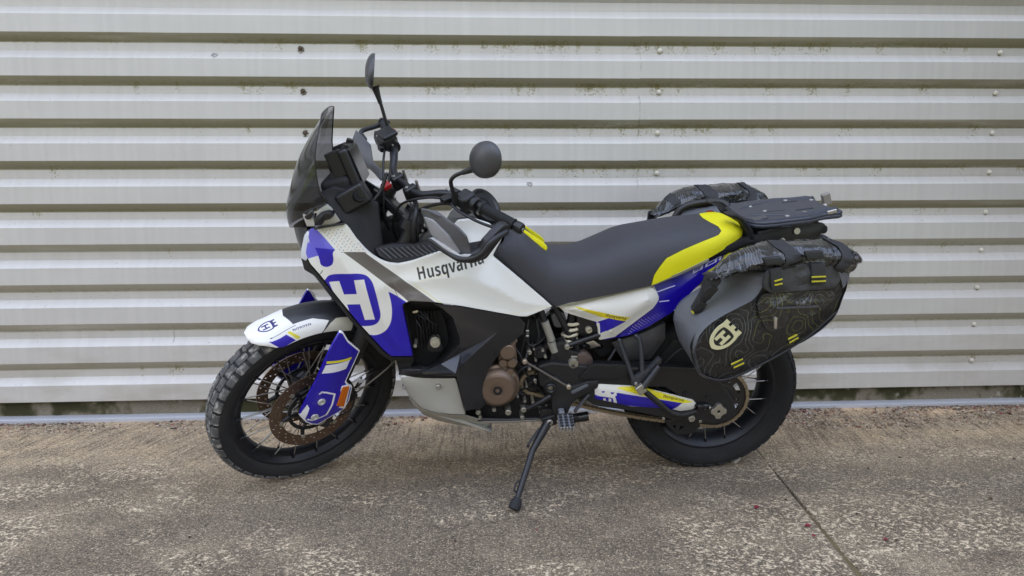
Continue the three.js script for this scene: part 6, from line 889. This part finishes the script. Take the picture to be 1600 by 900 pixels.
  const patches = [[[1141, 570], [1162, 560], [1166, 568], [1146, 578]], [[1230, 530], [1247, 521], [1250, 529], [1234, 538]]].map((q) => P(q.map(([x, y]) => [x, y, .421]), { t: .006 }));
  const ytab = P([[1081, 485, .335], [1085, 488, .337], [1084, 492, .336], [1080, 488, .334]], { t: .004, roll: .0006 });
  const zip = P([[1214, 481, .436], [1280, 478, .436], [1280, 480.5, .436], [1214, 483.5, .436]], { t: .006, roll: .0008 }), zp = P([[1210, 496, .44], [1215, 496, .44], [1214, 514, .44], [1210, 514, .44]], { t: .006, roll: .001 });
  const cord = tube([L(1100, 520, .413), L(1086, 548, .41), L(1092, 580, .405), L(1124, 594, .41), L(1182, 573, .412), L(1258, 529, .412), L(1306, 488, .41)], .003, { s: 6 });
  // emblem badge lying on the face
  const ec = L(1131, 524.5, .4195), u = L(1141, 515, .4195).sub(ec).normalize(), r = V(u.y, -u.x, 0), ek = .00122;
  const shp = new THREE.Shape(); shp.moveTo(-28, 21); [[-28, 36], [-16, 36], [-16, 28], [-6, 28], [-6, 36], [6, 36], [6, 28], [16, 28], [16, 36], [28, 36], [28, 21]].forEach((q) => shp.lineTo(...q)); shp.bezierCurveTo(36, -2, 28, -38, 0, -44); shp.bezierCurveTo(-28, -38, -36, -2, -28, 21);
  const eb = new THREE.ExtrudeGeometry(shp, { depth: 3, bevelEnabled: false, curveSegments: 12 }); { const p = eb.attributes.position, uv = eb.attributes.uv; for (let i = 0; i < p.count; i++) uv.setXY(i, p.getX(i) / 120 + .5, p.getY(i) / 120 + .5); eb.scale(ek, ek, ek); eb.applyMatrix4(new THREE.Matrix4().makeBasis(r, u, V(0, 0, 1))); eb.translate(ec.x, ec.y, .4195); }
  const wrap = (i0) => grid([0, 1, 2, 3].map((k) => { const r = rr2[i0 + k], c = V(0, 0, 0); r.forEach((q) => c.addScaledVector(q, 1 / r.length)); return r.map((q) => q.clone().sub(c).multiplyScalar(1.06).add(c)); }), { crease: 1.2 });
  const base = (() => { const b = V(0, 9, 0); O.forEach((p) => { b.x += p.x / O.length; b.z += p.z / O.length; if (p.y < b.y) b.y = p.y; }); return b; })();
  function pannier(label, m) {
    const t = top('saddlebag', label, 'saddlebag', 'soft bags hung on either side of the tail'); const B = V(base.x, base.y, base.z * m);
    t.position.copy(B.clone().add(V(m > 0 ? 0 : -.01, m > 0 ? 0 : .036, 0)).applyMatrix4(bike.matrixWorld)); t.quaternion.copy(bike.quaternion);
    const put = (n, g, mat, o = {}, par = t) => { g = m > 0 ? clean(g).clone() : mirror(g); if (par === t) g.translate(-B.x, -B.y, -B.z); else g.translate(-B.x, -B.y, -B.z); return add(n, g, mat, par, o); };
    put('body', body, greyM, { label: 'grey tarpaulin front of the bag' }); const f = put('printed_face', face, darkM, { label: 'black outer face printed with fine contour lines' });
    put('closure_roll', rollG, glossM); put('end_fold', fold, greyM); const fl = put('flap', flap, blackM); const pk = put('pocket', pocket, glossM, { label: 'glossy clear pocket on the bag' });
    put('strap', wrap(20), webM); put('strap', wrap(31), webM); if (m < 0) put('strap', wrap(10), webM); put('strap', S1b, webM); put('strap', S2b, webM); put('strap', F1, webM);
    for (const b of m > 0 ? [bk1, bk2, F1b, F1c] : [F1b, F1c]) put('buckle', b, M.plastic); bars.forEach((b) => put('yellow_bar', b, yelM)); put('yellow_tab', ytab, yelM); patches.forEach((q) => put('strap_patch', q, webM, {}, f));
    put('zip_cover', zip, M.greyp, {}, pk); put('zip_pull', zp, M.steel, {}, pk); put('seam_cord', cord, webM, {}, f);
    if (m > 0) put('emblem', eb, new THREE.MeshPhysicalMaterial({ map: emT, roughness: .5 }), { label: 'pale shield emblem with an H' }, f);
    return t;
  }
  pannier('grey and black saddlebag with pale H emblem nearest the viewer, over the rear wheel', 1);
  pannier('dark saddlebag on the far side of the tail, only its rolled top showing', -1);
}
// ------------------------------------------------------------------ small things on the ground
{
  const ground = (px, py) => { const d = V((px - 800) / FPX, -(py - 450) / FPX, -1).applyMatrix4(camR); const t = -CAM_H / d.y; return V(d.x * t, 0, d.z * t); };
  const pet = (s, c) => { const rows = []; for (let i = 0; i <= 5; i++) { const r = []; for (let k = 0; k <= 4; k++) { const u = i / 5, v = k / 4 * 2 - 1, w = Math.sin(PI * (u * .9 + .05)) ** .7; r.push(V((u - .5) * s, .10 * s + .30 * s * v * v * w + .2 * s * (u - .5) ** 2, v * w * s * .42)); } rows.push(r); } return grid(rows, { flip: true }); };
  const red = std(.22, .012, .03, .7, 0, { side: THREE.DoubleSide }), dk = std(.05, .02, .015, .8, 0, { side: THREE.DoubleSide }), br = std(.10, .06, .03, .9, 0, { side: THREE.DoubleSide });
  const list = [[1183, 795, .022, red, 'bright red petal left of the slab joint'], [1262, 824, .020, red, 'red petal lying in the slab joint'], [1271, 839, .013, red, 'smaller red petal just below the one in the joint'], [1384, 845, .016, red, 'pinkish red petal right of the slab joint towards the front edge'], [1401, 846, .010, dk, 'small dark petal beside the pinkish red one'], [1548, 781, .016, br, 'brown curled leaf on the concrete at far right'], [1339, 804, .012, dk, 'dark petal on a pale patch right of the joint'], [1585, 718, .014, dk, 'dark red petal by the right edge of the picture'], [1406, 716, .012, dk, 'dark red petal on the concrete in the middle of the right-hand side'], [1357, 733, .011, dk, 'tiny dark petal right of the rear tyre'], [617, 664, .014, red, 'red petal between the front wheel and the skid plate'], [711, 847, .011, dk, 'small dark red petal below the side stand'], [838, 829, .009, red, 'tiny red fleck right of the side stand foot'], [1228, 782, .010, dk, 'small dark petal at the top of the slab joint'], [297, 841, .012, dk, 'small dark leaf scrap in front of the front wheel'], [312, 885, .012, dk, 'dark leaf scrap at the front edge, left'], [890, 682, .010, dk, 'dark speck of leaf under the footpeg'], [1495, 674, .012, br, 'brown leaf scrap a little out from the wall']];
  for (const [x, y, s, m, label] of list) { const p = add('petal', pet(s, m), m, scene); p.position.copy(ground(x, y)); p.position.y = .0015; p.rotation.y = rr(0, 6); tag(p, label, 'petal', 'petals and leaf scraps on the concrete'); }
  const chip = new THREE.IcosahedronGeometry(.022, 1); { const p = chip.attributes.position; for (let i = 0; i < p.count; i++) { const k = .8 + .4 * hash(Math.round(p.getX(i) * 4000), Math.round(p.getY(i) * 4000)); p.setXYZ(i, p.getX(i) * k * 1.1, p.getY(i) * k * .7, p.getZ(i) * k * .7); } chip.computeVertexNormals(); }
  const c = add('concrete_chip', toCreasedNormals(chip, .3), std(.4, .37, .3, .95), scene); c.position.copy(ground(1148, 722)); c.position.y = .010; c.rotation.set(.3, .6, .4); tag(c, 'pale chip of concrete just behind the rear tyre', 'stone');
  // litter of petals, husks and grit along the foot of the wall: nobody could count it
  const lg = new THREE.BufferGeometry(); lg.setAttribute('position', new THREE.Float32BufferAttribute([-.5, 0, -.2, .1, .25, -.42, .5, .05, 0, .1, .3, .42, -.4, .0, .3], 3)); lg.setIndex([0, 1, 4, 1, 3, 4, 1, 2, 3]); lg.computeVertexNormals();
  const n = 9500, im = new THREE.InstancedMesh(lg, new THREE.MeshStandardMaterial({ color: 0xffffff, roughness: .95, side: THREE.DoubleSide }), n), o = new THREE.Object3D(), col = new THREE.Color();
  for (let i = 0; i < n; i++) {
    let x, dz; do { x = rr(-2.6, 3.2); dz = rand() ** 2.8 * (x > .9 ? .28 : .17); } while (rand() > (x > .9 ? 1.2 : x < -1 ? .45 : .18) * sm(.2, .62, fbm(x * 5, dz * 14 + 3, 3)) * 1.3);
    o.position.set(x, .001 + rand() * .004, WZ + .022 + dz); o.rotation.set(rr(-.5, .5), rr(0, 6.3), rr(-.5, .5)); o.scale.setScalar(rr(.004, .013) * (rand() < .1 ? 1.6 : 1)); o.scale.y *= .6; o.updateMatrix(); im.setMatrixAt(i, o.matrix);
    const t = rand(); col.setRGB(...(t < .5 ? [.38, .31, .23] : t < .72 ? [.24, .16, .10] : t < .86 ? [.22, .07, .06] : t < .93 ? [.06, .05, .035] : [.5, .44, .36])).multiplyScalar(rr(.7, 1.2)); im.setColorAt(i, col);
  }
  im.name = 'debris'; im.castShadow = im.receiveShadow = true; scene.add(im); tag(im, 'fallen petals, husks and grit along the foot of the wall', 'debris', null, 'stuff');
}
renderer.render(scene, camera);
